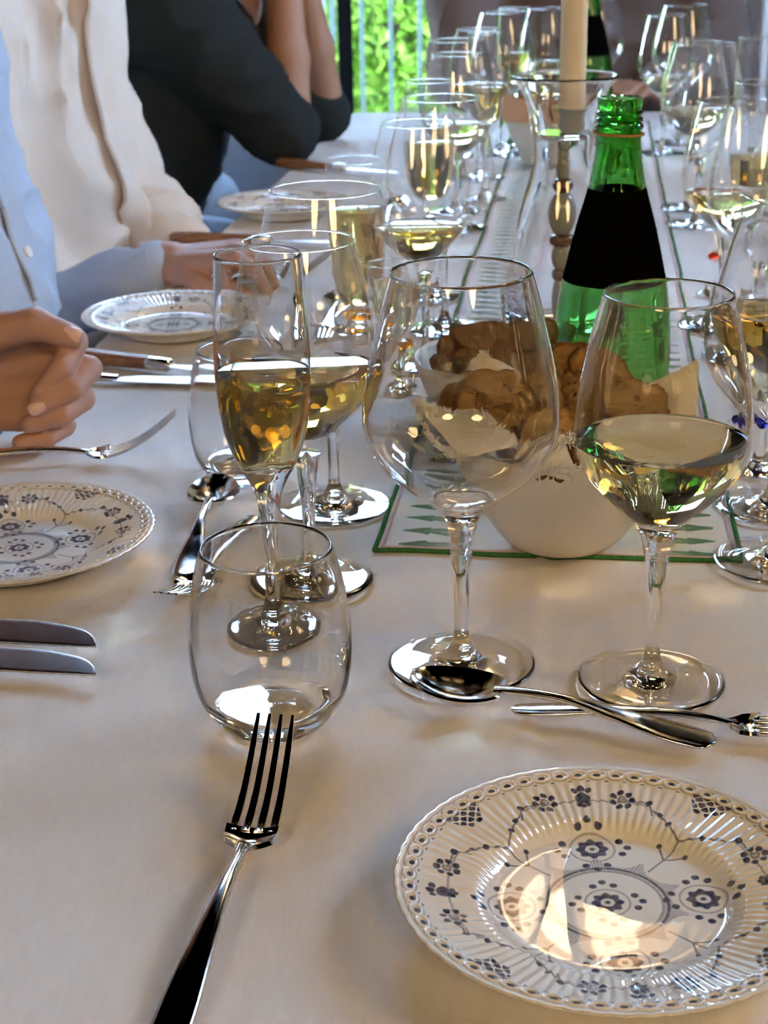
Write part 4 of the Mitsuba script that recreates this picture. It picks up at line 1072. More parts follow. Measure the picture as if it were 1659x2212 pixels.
def Z(x, y, z): return np.array([x, y, TZ + z])
def torso_prims(hip, chest, f, w=0.19, d=0.125, grow=0.0):
    """trunk from the hips to the shoulders, facing f (horizontal)"""
    f = np.array(f, float); f /= np.linalg.norm(f); s = np.array([-f[1], f[0], 0.0])
    hip, chest = np.array(hip), np.array(chest); mid = (hip + chest) / 2
    out = []
    for q in np.linspace(-1, 1, 5):
        out.append((hip + s * q * (w - d) * 0.95, mid + s * q * (w - d) * 0.80 + 0.012 * f, d + grow, d * 0.95 + grow))
        out.append((mid + s * q * (w - d) * 0.80 + 0.012 * f, chest + s * q * (w - d) * 1.05, d * 0.95 + grow, d * 0.88 + grow))
    return out
def limb(pts, rads): return [(pts[i], pts[i + 1], rads[i], rads[i + 1]) for i in range(len(pts) - 1)]
def legs(hip, f, key, mat, knee=0.44, dy=0.10):
    f = np.array(f, float); f /= np.linalg.norm(f); s = np.array([-f[1], f[0], 0.0]); hip = np.array(hip)
    pr = []
    feet = []
    for q in (-1, 1):
        a = hip + s * q * dy + np.array([0, 0, -0.03]); k = hip + s * q * (dy + 0.02) + f * knee; k[2] = 0.50
        an = k + f * 0.02; an = np.array([an[0], an[1], 0.10])
        pr += limb([a, k, an], [0.095, 0.065, 0.046])
        feet.append((np.array([an[0], an[1], 0.055]), np.array([an[0], an[1], 0.04]) + f * 0.16, 0.045, 0.036))
    put(key, 'trousers', mikit.ply(folds(bones(pr, 0.012, 0.04), 0.006, 3), mat, smooth=True))
    for ft in feet: put(key, 'shoe', mikit.ply(bones([ft], 0.010, 0.02), 'm_trousers', smooth=True))
def nails(tips, key, hand_axis, out, which, s=1.0):
    for i in which:
        a, b = tips[i]; d = (b - a) / np.linalg.norm(b - a)
        o = np.array(out[i], float); o = o - d * (o @ d); o /= np.linalg.norm(o); r = np.cross(d, o)
        nu, nv = 9, 7
        U, V = np.meshgrid(np.linspace(-1, 1, nu), np.linspace(-1, 1, nv), indexing='ij')
        rr = (0.0088 if i == 4 else 0.0072) * s
        P = b + d * (U * 0.0062 * s + 0.001)[..., None] + r * (np.sin(V * 0.95) * rr * 0.80 * np.sqrt(np.clip(1 - 0.35 * U ** 4, 0, 1)))[..., None] + o * (np.cos(V * 0.95) * rr * 1.02 + 0.0006 - 0.0016 * np.clip(U, 0, 1) ** 2)[..., None]
        put(key, 'nail', mikit.ply(shell(P, 0.0006), 'm_nail', smooth=50))

def collar(C, f, key, mat):
    pass

# --- person at the near left: only the resting left hand is in the picture
def person_fist():
    key = 'person'
    W0 = Z(-0.3520, 1.200, 0.0440)
    hp, tips = hand_prims(W0, (1, 0.04, 0.05), (0.10, -1, 0.10), (-0.05, 0.10, 1), 1.02, FIST)
    sh, el = Z(-0.60, 1.13, 0.30), Z(-0.60, 1.16, 0.02)
    arm = limb([W0, W0 + (el - W0) * 0.5, el], [0.026, 0.036, 0.042])
    hand = bones(hp + limb([W0 - [0.03, 0, 0], W0 + (el - W0) * 0.5], [0.027, 0.037]), 0.0022, 0.006, 0.012, 8)
    hip, chest, f = Z(-0.74, 0.92, -0.16), Z(-0.72, 0.94, 0.26), (1, 0.1, 0)
    hd = Z(-0.70, 0.95, 0.60)
    rest = bones(torso_prims(hip, chest, f, 0.17, 0.10) + limb([Z(-0.72, 0.94, 0.40), Z(-0.71, 0.94, 0.5)], [0.05, 0.055]) + head_prims(hd, f) + limb([sh, el, W0 + (el - W0) * 0.4], [0.045, 0.040, 0.033]), 0.008, 0.02)
    put(key, 'body', mikit.ply(cat(hand, rest), 'm_skin_fair', smooth=True))
    nails(tips, key, None, [(0.5, -0.8, 0.3), (0.2, -1, 0.1), (0.2, -1, 0.0), (0, -1, 0), (0.05, -0.75, 0.75)], (1, 4), 1.02)
    eyes(hd, f, key)
    put(key, 'hair', mikit.ply(hair_mesh(hd, f), 'm_hair', smooth=True))
    pr = torso_prims(hip, chest, f, grow=0.012) + limb([Z(-0.72, 1.10, 0.34), sh, el + (sh - el) * 0.25], [0.075, 0.068, 0.062]) + limb([Z(-0.72, 0.78, 0.34), Z(-0.68, 0.74, 0.05), Z(-0.60, 0.78, -0.02)], [0.07, 0.06, 0.055])
    put(key, 'shirt', mikit.ply(folds(bones(pr, 0.010, 0.04), 0.008, 11), 'm_grey_shirt', smooth=True))
    legs(hip, f, key, 'm_trousers')
    tag(key, 'person at the left edge whose loosely closed hand rests on the tablecloth', 'person')
person_fist()

# --- person in the light blue shirt
def person_blue():
    key = numbered('person')
    f = (1, -0.08, 0)
    hip, chest = Z(-0.490, 1.50, -0.15), Z(-0.505, 1.52, 0.27)
    hd = Z(-0.47, 1.51, 0.62)
    W0 = Z(-0.235, 1.752, 0.020); el = Z(-0.450, 1.785, -0.070); sh = Z(-0.53, 1.72, 0.32)
    hp, tips = hand_prims(W0, (1, -0.22, -0.04), (0, 0.10, -1), (-0.2, -1, -0.1), 0.94, REST)
    hand = bones(hp + limb([W0, W0 + (el - W0) * 0.4], [0.022, 0.022]), 0.0026, 0.006, 0.012, 8)
    el2, sh2 = Z(-0.50, 1.25, -0.03), Z(-0.53, 1.31, 0.32)
    W2 = Z(-0.36, 1.36, -0.17)
    rest = bones(torso_prims(hip, chest, f, 0.17, 0.10) + limb([Z(-0.515, 1.52, 0.40), Z(-0.49, 1.515, 0.5)], [0.05, 0.055]) + head_prims(hd, f) + limb([sh, el, W0 + (el - W0) * 0.3], [0.045, 0.030, 0.020]) + limb([sh2, el2, W2], [0.045, 0.038, 0.028]), 0.008, 0.02)
    hp2, _ = hand_prims(W2, (1, 0.3, 0), (0, 0, -1), (-0.3, 1, 0), 0.94, REST)
    hand2 = bones(hp2, 0.004, 0.006, 0.012, 5)
    put(key, 'body', mikit.ply(cat(hand, hand2, rest), 'm_skin_fair', smooth=True))
    nails(tips, key, None, [(0.6, 0, 0.8)] * 4 + [(0.2, -0.5, 0.8)], (0, 1, 4), 0.94)
    eyes(hd, f, key)
    put(key, 'hair', mikit.ply(hair_mesh(hd, f), 'm_hair', smooth=True))
    tr = torso_prims(hip, chest, f, 0.205, 0.130, grow=0.014) + [(Z(-0.440, 1.50, -0.06), Z(-0.448, 1.51, 0.02), 0.13, 0.122)]
    cuff = W0 + (el - W0) * 0.06
    sl = limb([Z(-0.52, 1.68, 0.345), sh, el, W0 + (el - W0) * 0.30, cuff], [0.085, 0.068, 0.040, 0.030, 0.027]) + limb([Z(-0.52, 1.36, 0.345), sh2, el2, W2 + (el2 - W2) * 0.1], [0.085, 0.075, 0.058, 0.042])
    sm = folds(bones(tr + sl, 0.0075, 0.03), 0.009, 21, (8, 8, 12))
    put(key, 'shirt', mikit.ply(sm, 'm_blue_shirt', smooth=True))
    ax = (W0 - el) / np.linalg.norm(W0 - el); sd = np.cross(ax, UPZ); sd /= np.linalg.norm(sd); up = np.cross(sd, ax)
    c0 = cuff - ax * 0.055
    nn = 12; tt = np.linspace(0, 1, nn)
    cc = c0 + ax * (tt * 0.062)[:, None]
    a = np.linspace(0, 2 * PI, 41)
    ring = cc[:, None] + sd * (np.cos(a) * 0.0345)[None, :, None] + up * (np.sin(a) * 0.0285)[None, :, None] + up * (0.002 * np.sin(3 * a))[None, :, None]
    put(key, 'cuff', mikit.ply(shell(ring, 0.002), 'm_blue_shirt', smooth=60))
    # front placket with buttons, lying on the shirt
    tree = trimesh.proximity.ProximityQuery(sm)
    zs = np.linspace(0.30, -0.12, 22)
    line = np.array([Z(-0.30, 1.465, z) for z in zs])
    loc, _, tri = tree.on_surface(line)
    nrm = sm.face_normals[tri]
    t = np.gradient(loc, axis=0); t /= np.linalg.norm(t, axis=1, keepdims=True)
    put(key, 'placket', mikit.ply(loft(loc + nrm * 0.002, np.cross(nrm, t), nrm, 0.016, 0.0022, 12, 4), 'm_blue_shirt', smooth=50))
    for i in (4, 10, 16):
        b = trimesh.creation.cylinder(0.0055, 0.002, sections=24)
        b.apply_transform(trimesh.geometry.align_vectors([0, 0, 1], nrm[i])); b.apply_translation(loc[i] + nrm[i] * 0.0052)
        put(key, 'button', mikit.ply(b, 'm_button', smooth=30))
    legs(hip, f, key, 'm_trousers')
    tag(key, 'person in a light blue button shirt at the left, left hand resting beyond the plate', 'person')
person_blue()

# --- person in the white shirt
def person_white():
    key = numbered('person')
    f = (1, -0.22, 0)
    hip, chest = Z(-0.520, 2.05, -0.16), Z(-0.490, 2.06, 0.27)
    hd = Z(-0.45, 2.04, 0.62)
    sh, el, W0 = Z(-0.47, 2.25, 0.32), Z(-0.375, 2.25, 0.045), Z(-0.262, 2.02, -0.015)
    sh2, el2, W2 = Z(-0.50, 1.85, 0.32), Z(-0.46, 1.82, 0.02), Z(-0.335, 1.93, -0.14)
    rest = bones(torso_prims(hip, chest, f, 0.17, 0.10) + limb([Z(-0.49, 2.05, 0.40), Z(-0.47, 2.045, 0.5)], [0.05, 0.055]) + head_prims(hd, f) + limb([sh, el, W0], [0.045, 0.038, 0.027]) + limb([sh2, el2, W2], [0.045, 0.038, 0.028]), 0.008, 0.02)
    hp2, _ = hand_prims(W2, (1, 0.1, -0.2), (0, 0, -1), (-0.1, 1, 0), 0.92, REST)
    put(key, 'body', mikit.ply(cat(rest, bones(hp2, 0.004, 0.006, 0.012, 5)), 'm_skin_fair', smooth=True))
    eyes(hd, f, key)
    put(key, 'hair', mikit.ply(hair_mesh(hd, f, seed=3), 'm_hair', smooth=True))
    tr = torso_prims(hip, chest, f, 0.205, 0.130, grow=0.016) + [(Z(-0.44, 2.03, -0.05), Z(-0.45, 2.04, 0.04), 0.125, 0.115)]
    sl = limb([Z(-0.48, 2.23, 0.345), sh, el, W0 + (el - W0) * 0.4, W0 - (el - W0) * 0.05], [0.085, 0.072, 0.056, 0.042, 0.036]) + limb([Z(-0.50, 1.89, 0.345), sh2, el2, W2 + (el2 - W2) * 0.05], [0.085, 0.075, 0.060, 0.044])
    sm = folds(bones(tr + sl, 0.0075, 0.04), 0.016, 35, (9, 9, 6))
    put(key, 'shirt', mikit.ply(sm, 'm_white_shirt', smooth=True))
    tree = trimesh.proximity.ProximityQuery(sm)
    zs = np.linspace(0.36, -0.16, 40)
    wave = 0.006 * np.sin(zs * 16) + 0.016 * np.clip((0.10 - zs) / 0.2, 0, 1)
    line = np.array([Z(-0.30, 1.985 + w_, z) for z, w_ in zip(zs, wave)])
    loc, _, tri = tree.on_surface(line)
    for _ in range(3): loc[1:-1] = (loc[:-2] + 2 * loc[1:-1] + loc[2:]) / 4
    nrm = sm.face_normals[tri]; nrm[1:-1] = nrm[:-2] + nrm[1:-1] + nrm[2:]; nrm /= np.linalg.norm(nrm, axis=1, keepdims=True)
    t = np.gradient(loc, axis=0); t /= np.linalg.norm(t, axis=1, keepdims=True)
    put(key, 'placket', mikit.ply(loft(loc + nrm * 0.005, np.cross(nrm, t), nrm, 0.020 + 0.004 * np.sin(zs * 25), 0.0035, 12, 4), 'm_white_shirt', smooth=50))
    legs(hip, f, key, 'm_trousers')
    tag(key, 'person in a loose white linen shirt sitting beyond the blue-shirted person', 'person')
person_white()

# --- woman in the dark top, elbows on the table
def person_dark():
    key = numbered('person')
    f = (1, -0.05, 0)
    hip, chest = Z(-0.47, 2.66, -0.16), Z(-0.335, 2.69, 0.245)
    hd = Z(-0.205, 2.69, 0.43)
    sh, el, W0 = Z(-0.315, 2.52, 0.24), Z(-0.137, 2.585, 0.036), Z(-0.142, 2.66, 0.300)
    sh2, el2, W2 = Z(-0.30, 2.86, 0.26), Z(-0.085, 2.83, 0.034), Z(-0.125, 2.76, 0.300)
    ha, ta = hand_prims(W0, (0, 0.15, 1), (-1, 0.2, 0), (-0.3, -0.2, 0.3), 0.9, REST)
    hb, tb = hand_prims(W2, (-0.1, -0.15, 1), (-1, -0.2, 0), (-0.3, 0.2, 0.3), 0.9, REST)
    body = bones(torso_prims(hip, chest, f, 0.15, 0.09) + limb([Z(-0.30, 2.69, 0.30), Z(-0.23, 2.69, 0.36)], [0.05, 0.048]) + head_prims(hd, (1, -0.05, -0.1)) + limb([sh, el, el * 0.55 + W0 * 0.45, W0], [0.044, 0.036, 0.034, 0.026]) + limb([sh2, el2, el2 * 0.55 + W2 * 0.45, W2], [0.044, 0.034, 0.033, 0.025]), 0.0065, 0.015)
    put(key, 'body', mikit.ply(cat(body, bones(ha + hb, 0.004, 0.006, 0.012, 5)), 'm_skin_tan', smooth=True))
    eyes(hd, (1, -0.05, 0), key)
    tr = torso_prims(hip, chest, f, 0.185, 0.110, grow=0.012)
    sl = limb([Z(-0.325, 2.58, 0.285), sh, el * 0.92 + sh * 0.08], [0.085, 0.080, 0.054]) + limb([Z(-0.32, 2.80, 0.285), sh2, el2 * 0.94 + sh2 * 0.06], [0.085, 0.075, 0.047])
    put(key, 'top', mikit.ply(folds(bones(tr + sl, 0.0075, 0.04), 0.009, 52, (9, 12, 9)), 'm_dark_shirt', smooth=True))
    # hair: many curling locks hanging past the face
    rng = np.random.default_rng(8); locks = []
    for i in range(230):
        a = rng.uniform(-1, 1); b = rng.uniform(0, 1)
        p0 = hd + np.array([-0.03 - 0.06 * b + 0.03 * rng.normal(), 0.085 * a, 0.075 + 0.02 * rng.normal()])
        p3 = np.array([-0.214 + 0.022 * np.clip(rng.normal(), -2, 1.3), 2.640 + 0.060 * a, TZ + 0.140 + 0.026 * rng.normal()])
        t = np.linspace(0, 1, 26)[:, None]
        p = p0 * (1 - t) + p3 * t + np.array([-0.035, -0.02, 0.03]) * np.sin(t * PI)
        ph = rng.uniform(0, 6); fr = rng.uniform(22, 34)
        p = p + 0.008 * t * np.concatenate([np.cos(t * fr + ph), np.sin(t * fr + ph), 0 * t], 1)
        locks.append(tube(p, np.linspace(0.0062, 0.0030, 26), 5))
    put(key, 'hair', mikit.ply(cat(hair_mesh(hd, (1, -0.05, 0), seed=5), *locks), 'm_hair', smooth=50))
    fl = np.array([1, -0.05, 0]); fl /= np.linalg.norm(fl)
    hipz = hip.copy()
    legs(hipz, f, key, 'm_denim', 0.46)
    tag(key, 'woman with curly brown hair in a black top, elbows on the table', 'person')
person_dark()

# --- person in brown at the head of the table
def person_brown():
    key = numbered('person')
    f = (-0.05, -1, 0)
    hip, chest = Z(0.46, 3.66, -0.15), Z(0.44, 3.60, 0.27)
    hd = Z(0.45, 3.56, 0.62)
    el, W0 = Z(0.705, 3.40, 0.050), Z(0.545, 3.16, 0.030)
    el2, W2 = Z(0.185, 3.42, 0.050), Z(0.375, 3.15, 0.030)
    sh, sh2 = Z(0.69, 3.60, 0.30), Z(0.195, 3.60, 0.30)
    ha, _ = hand_prims(W0, (-0.7, -0.6, 0), (0, 0, -1), (-0.6, 0.7, 0), 0.92, REST)
    hb, _ = hand_prims(W2, (0.7, -0.5, 0), (0, 0, -1), (0.5, 0.7, 0), 0.92, REST)
    body = bones(torso_prims(hip, chest, f, 0.17, 0.10) + limb([Z(0.46, 3.59, 0.40), Z(0.455, 3.575, 0.5)], [0.05, 0.055]) + head_prims(hd, f) + limb([sh, el, W0], [0.045, 0.038, 0.027]) + limb([sh2, el2, W2], [0.045, 0.038, 0.027]), 0.010, 0.02)
    put(key, 'body', mikit.ply(cat(body, bones(ha + hb, 0.005, 0.006, 0.012, 4)), 'm_skin_tan', smooth=True))
    eyes(hd, f, key)
    put(key, 'hair', mikit.ply(hair_mesh(hd, f, seed=9), 'm_hair', smooth=True))
    tr = torso_prims(hip, chest, f, 0.235, 0.130, grow=0.016)
    sl = limb([Z(0.66, 3.60, 0.335), sh, el, W0 * 0.92 + el * 0.08], [0.09, 0.08, 0.062, 0.042]) + limb([Z(0.215, 3.60, 0.335), sh2, el2, W2 * 0.92 + el2 * 0.08], [0.09, 0.08, 0.062, 0.042])
    put(key, 'sweater', mikit.ply(folds(bones(tr + sl, 0.010, 0.04), 0.012, 77, (7, 7, 9)), 'm_brown_knit', smooth=True))
    legs(hip, f, key, 'm_trousers', 0.40)
    tag(key, 'person in a mauve brown sweater at the far table end', 'person')
person_brown()

# chairs under the seated people
def chair_parts():
    rb = lambda a, b, c, d, e, f_: box(a, b, c, d, e, f_)
    seat = shell(np.stack([*np.meshgrid(np.linspace(-0.20, 0.21, 16), np.linspace(-0.21, 0.21, 16), indexing='ij'), np.zeros((16, 16))], -1) + np.array([0, 0, 0.42]), 0.035)
    leg = [loft([[sx * 0.18, sy * 0.18, 0.41], [sx * 0.205, sy * 0.20, 0.0]], [1, 0, 0], [0, 1, 0], [0.018, 0.013], [0.018, 0.013], 10, 4) for sx in (-1, 1) for sy in (-1, 1)]
    posts = [loft([[-0.19, sy * 0.185, 0.40], [-0.235, sy * 0.185, 0.62], [-0.27, sy * 0.175, 0.80]], [0, 1, 0], [1, 0, 0.1], 0.016, 0.012, 10, 3) for sy in (-1, 1)]
    rails = [loft([[-0.225 - 0.018 * i, y, 0.58 + 0.085 * i] for y in np.linspace(-0.185, 0.185, 7)], [0, 0, 1], [1, 0, 0], 0.026, 0.008, 10, 4) for i in range(3)]
    return mikit.ply(seat, 'm_chair', 40), [mikit.ply(l, 'm_chair', 40) for l in leg], [mikit.ply(l, 'm_chair', 40) for l in posts], [mikit.ply(l, 'm_chair', 40) for l in rails]
M('m_chair', type='diffuse', reflectance=rgb(0.16, 0.10, 0.06))
_seat, _legs, _posts, _rails = chair_parts()
def chair(x, y, deg, label):
    k = numbered('dining_chair'); to = T().translate([x, y, 0]).rotate([0, 0, 1], deg)
    put(k, 'seat', _seat, to)
    for l in _legs: put(k, 'leg', l, to)
    for l in _posts: put(k, 'back_post', l, to)
    for l in _rails: put(k, 'back_rail', l, to)
    tag(k, label, 'chair')
for (x, y, d, who) in ((-0.72, 0.93, 6, 'the person at the left edge'), (-0.49, 1.50, -5, 'the blue-shirted person'), (-0.50, 2.05, -12, 'the white-shirted person'), (-0.45, 2.66, -3, 'the dark-shirted woman'), (0.47, 3.64, -93, 'the brown-clad person at the head of the table')):
    chair(x, y, d, f'brown wooden chair under {who}')

# unseen diners opposite, placed out of view to shade the right half of the table from the high side window
def opposite(cx, cy, label, who):
    key = numbered('person'); to = T().translate([cx, cy, 0]).rotate([0, 0, 1], 180)
    for k in [k for k in scene if k.startswith('person_002__')]: scene[key + k[len('person_002'):]] = {**scene[k], 'to_world': to}
    tag(key, label, 'person')
    chair(cx + 0.50, cy - 2.05, 168, f'brown wooden chair under {who}')
opposite(0.425, 3.42, 'unseen person outside the right edge, placed to shade the table, opposite the blue-shirted person', 'the unseen nearer diner outside the right edge')
opposite(0.530, 4.29, 'unseen person outside the right edge, placed to shade the table, opposite the white-shirted person', 'the unseen farther diner outside the right edge')
M('m_pale_upholstery', type='diffuse', reflectance=rgb(0.42, 0.47, 0.55))
def armchair(x, y, deg, label):
    k = numbered('armchair'); to = T().translate([x, y, 0]).rotate([0, 0, 1], deg)
    def pad(x0, x1, y0, y1, z0, z1, r):
        a, b = np.array([x0 + r, y0 + r, z0 + r]), np.array([x1 - r, y1 - r, z1 - r])
        m = trimesh.creation.icosphere(3, r); v = np.array(m.vertices)
        return trimesh.Trimesh(np.where(v > 0, b + v, a + v), m.faces, process=False)
    put(k, 'seat', mikit.ply(pad(-0.24, 0.24, -0.22, 0.22, 0.24, 0.46, 0.05), 'm_pale_upholstery', smooth=40), to)
    put(k, 'backrest', mikit.ply(pad(-0.33, -0.20, -0.28, 0.28, 0.24, 0.82, 0.06), 'm_pale_upholstery', smooth=40), to)
    for s in (-1, 1): put(k, 'armrest', mikit.ply(pad(-0.25, 0.24, s * 0.29 - 0.07, s * 0.29 + 0.07, 0.24, 0.655, 0.06), 'm_pale_upholstery', smooth=40), to)
    for sx in (-0.2, 0.2):
        for sy in (-0.24, 0.24): put(k, 'leg', mikit.ply(loft([[sx, sy, 0], [sx, sy, 0.26]], [1, 0, 0], [0, 1, 0], [0.014, 0.02], [0.014, 0.02], 10, 3), 'm_chair', 40), to)
    tag(k, label, 'armchair')
armchair(-0.46, 3.36, -8, 'pale blue-grey armchair behind the table corner beyond the dark-shirted woman')

# ------------------------------------------------------------------ the room
RX0, RX1, RY0, RY1, RH = -2.9, 2.6, -2.6, 7.0, 4.9
M('m_wall', type='twosided', b={'type': 'diffuse', 'reflectance': rgb(0.0, 0.0, 0.0)})  # unseen walls set pure black, so they bounce no light
M('m_farwall', type='twosided', b={'type': 'diffuse', 'reflectance': rgb(0.60, 0.61, 0.66)})
M('m_ceiling', type='twosided', b={'type': 'diffuse', 'reflectance': rgb(0.0, 0.0, 0.0)})      # unseen ceiling set pure black: no bounced light, dark reflections in cutlery
M('m_floor', type='twosided', b={'type': 'diffuse', 'reflectance': proc(lambda p, n, uv: mix(mi.Color3f(0.13, 0.085, 0.055), mi.Color3f(0.20, 0.13, 0.085), noise(p.x * 30, p.y * 2, 0)))})
M('m_black_frame', type='diffuse', reflectance=rgb(0.006, 0.006, 0.007))
M('m_white_trim', type='diffuse', reflectance=rgb(0.70, 0.71, 0.76))
M('m_rail', type='diffuse', reflectance=rgb(0.10, 0.13, 0.13))
struct('floor', mikit.ply(box(RX0 - 0.2, RX1 + 0.2, RY0 - 0.2, RY1 + 0.2, -0.1, 0.0), 'm_floor'))
struct('ceiling', mikit.ply(box(RX0 - 0.6, RX1 + 0.6, RY0 - 0.6, RY1 + 0.6, RH, RH + 0.15), 'm_ceiling'))
RW0, RW1, RZ0, RZ1 = 1.85, 3.2, 2.0, 3.1  # unseen right-wall window, placed to light the left side of the table
struct('wall_right', mikit.ply(cat(box(RX1, RX1 + 0.2, RY0, RW0, 0, RH), box(RX1, RX1 + 0.2, RW1, RY1 + 0.2, 0, RH), box(RX1, RX1 + 0.2, RW0, RW1, 0, RZ0), box(RX1, RX1 + 0.2, RW0, RW1, RZ1, RH)), 'm_wall'))
struct('wall_back', mikit.ply(box(RX0 - 0.2, RX1 + 0.2, RY0 - 0.2, RY0, 0, RH), 'm_wall'))
# left wall with an unseen window band, placed to bring daylight to the far end
LW0, LW1 = 4.8, 6.7
struct('wall_left', mikit.ply(cat(box(RX0 - 0.2, RX0, RY0, LW0, 0, RH), box(RX0 - 0.2, RX0, LW1, RY1 + 0.2, 0, RH), box(RX0 - 0.2, RX0, LW0, LW1, 0, 0.45), box(RX0 - 0.2, RX0, LW0, LW1, 2.40, RH)), 'm_wall'))
# far wall: glazed from the left corner to x = FW, then plaster with two slits; an unseen high band of glass over the door lights the table
FW, DT = 0.80, 2.30
CL0, CL1, CX0 = 2.95, 4.65, -1.25
SL = ((1.00, 1.06), (1.12, 1.18))
SZ0, SZ1 = 1.5, 3.4
def far(x0, x1, z0, z1): return box(x0, x1, RY1, RY1 + 0.2, z0, z1)
struct('wall_far', mikit.ply(cat(far(RX0, RX1, CL1, RH), far(RX0, FW, DT, CL0), far(RX0, CX0, CL0, CL1), far(FW, SL[0][0], 0, CL1), far(SL[0][1], SL[1][0], 0, CL1), far(SL[1][1], RX1, 0, CL1),
    far(SL[0][0], SL[0][1], 0, SZ0), far(SL[0][0], SL[0][1], SZ1, CL1), far(SL[1][0], SL[1][1], 0, SZ0), far(SL[1][0], SL[1][1], SZ1, CL1)), 'm_farwall'))
def window(n, parts, panes, label):
    name = f'window_{n}'
    for b in parts: put(name, 'frame', mikit.ply(b, 'm_black_frame'))
    for (p, q, r, s) in panes:
        v = np.array([p, q, r, s], float)
        put(name, 'pane', mikit.ply(trimesh.Trimesh(v, [[0, 1, 2], [0, 2, 3]], process=False), 'm_pane'))
    tag(name, label, kind='structure')
def far_window(n, x0, x1, label, z0=0.02, z1=DT, s0=0.036, s1=0.036):
    y = RY1 + 0.06
    window(n, [box(x0, x0 + s0, y - 0.03, y + 0.03, z0, z1), box(x1 - s1, x1, y - 0.03, y + 0.03, z0, z1), box(x0 + s0, x1 - s1, y - 0.03, y + 0.03, z0, z0 + 0.07), box(x0 + s0, x1 - s1, y - 0.03, y + 0.03, z1 - 0.05, z1)],
           [((x0, y, z0), (x1, y, z0), (x1, y, z1), (x0, y, z1))], label)
far_window(1, -0.130, FW, 'glass door with black frame in the far wall before the garden')
far_window(2, -1.10, -0.130, 'glass panel with black frame left of the garden door', s1=0.026)
far_window(3, -2.00, -1.10, 'glass panel with black frame behind the white shirt')
far_window(4, RX0, -2.00, 'glass panel in the far left corner')
far_window(5, SL[0][0], SL[0][1], 'slit window in the far wall, left of two', SZ0, SZ1, 0.004, 0.004)
far_window(6, SL[1][0], SL[1][1], 'slit window in the far wall, right of two', SZ0, SZ1, 0.004, 0.004)
far_window(7, CX0, -0.13, 'unseen high window over the left glass panels, placed to light the table', CL0, CL1)
far_window(8, -0.13, FW, 'unseen high window over the garden door, placed to light the table', CL0, CL1)
xL = RX0 - 0.08
for i in range(2):
    a, b = LW0 + (LW1 - LW0) * i / 2, LW0 + (LW1 - LW0) * (i + 1) / 2
    window(9 + i, [box(xL - 0.03, xL + 0.03, a, a + 0.05, 0.45, 2.40), box(xL - 0.03, xL + 0.03, b - 0.05, b, 0.45, 2.40), box(xL - 0.03, xL + 0.03, a, b, 0.45, 0.50), box(xL - 0.03, xL + 0.03, a, b, 2.35, 2.40)],
           [((xL, a, 0.45), (xL, b, 0.45), (xL, b, 2.40), (xL, a, 2.40))], 'unseen side window in the left wall, placed to light the far left')
xR = RX1 + 0.08
window(11, [box(xR - 0.03, xR + 0.03, RW0, RW0 + 0.05, RZ0, RZ1), box(xR - 0.03, xR + 0.03, RW1 - 0.05, RW1, RZ0, RZ1), box(xR - 0.03, xR + 0.03, RW0, RW1, RZ0, RZ0 + 0.05), box(xR - 0.03, xR + 0.03, RW0, RW1, RZ1 - 0.05, RZ1), box(xR - 0.03, xR + 0.03, 2.50, 2.56, RZ0, RZ1)],
       [((xR, RW0, RZ0), (xR, RW1, RZ0), (xR, RW1, RZ1), (xR, RW0, RZ1))], 'unseen high window in the right wall, placed to light the left diners')
# pale curtains beside the door and at the right
def curtain(x0, x1, label, seed, folds_n):
    k = numbered('curtain')
    n = 120
    x = np.linspace(x0, x1, n); z = np.linspace(0.03, 2.70, 12)
    X, Zc = np.meshgrid(x, z, indexing='ij')
    Y = RY1 - 0.10 + 0.022 * np.sin((X - x0) / (x1 - x0) * folds_n * 2 * PI + seed) * (0.8 + 0.2 * np.sin(Zc * 3))
    scene[k] = mikit.ply(shell(np.stack([X, Y, Zc], -1), 0.002), 'm_curtain', smooth=60)
    tag(k, label, 'curtain')
M('m_curtain', type='twosided', b={'type': 'diffuse', 'reflectance': rgb(0.66, 0.67, 0.74)})
curtain(-0.278, -0.205, 'narrow pale curtain beside the black frame of the garden door', 0.3, 2)
curtain(1.36, 2.20, 'pale blue-grey curtain at the upper right edge', 1.0, 8)
for nm, b in (('baseboard_right', box(RX1 - 0.015, RX1, RY0, RY1, 0, 0.09)), ('baseboard_far', box(FW + 0.02, RX1 - 0.02, RY1 - 0.015, RY1, 0, 0.09))):
    struct(nm, mikit.ply(b, 'm_white_trim'))

# unseen pendant lamp above the view, placed to light the table warmly
M('m_lamp_shade', type='twosided', b={'type': 'diffuse', 'reflectance': rgb(0.75, 0.62, 0.42)})
M('m_dark_metal', type='roughconductor', material='none', specular_reflectance=rgb(0.25, 0.24, 0.22), alpha=0.25)
def pendant(x, y, z, r, label):
    k = numbered('unseen_pendant_lamp')
    to = T().translate([x, y, z])
    put(k, 'shade', lathe_ply(np.array([[0.02, 0.17], [r * 0.45, 0.15], [r * 0.8, 0.08], [r, 0.0], [r - 0.004, 0.0], [r * 0.8 - 0.004, 0.076], [r * 0.45, 0.146], [0.02, 0.165]]), 'm_lamp_shade', 64), to)
    m = trimesh.creation.uv_sphere(r * 0.5, count=[20, 32]); v = np.array(m.vertices); v[:, 2] *= 0.55; m = trimesh.Trimesh(v, m.faces, process=False)
    put(k, 'glowing_bowl', {**mikit.ply(m, 'm_lamp_shade', smooth=True), 'emitter': {'type': 'area', 'radiance': rgb(*LAMP)}}, to.translate([0, 0, 0.035]))
    put(k, 'cord', mikit.ply(tube([[0, 0, 0.16], [0, 0, (RH - z) * 0.5], [0, 0, RH - z]], 0.004, 8), 'm_dark_metal', smooth=True), to)
    tag(k, label, 'lamp')
pendant(0.34, 2.25, 1.92, 0.19, 'unseen warm pendant lamp, placed out of view to light the middle of the table')

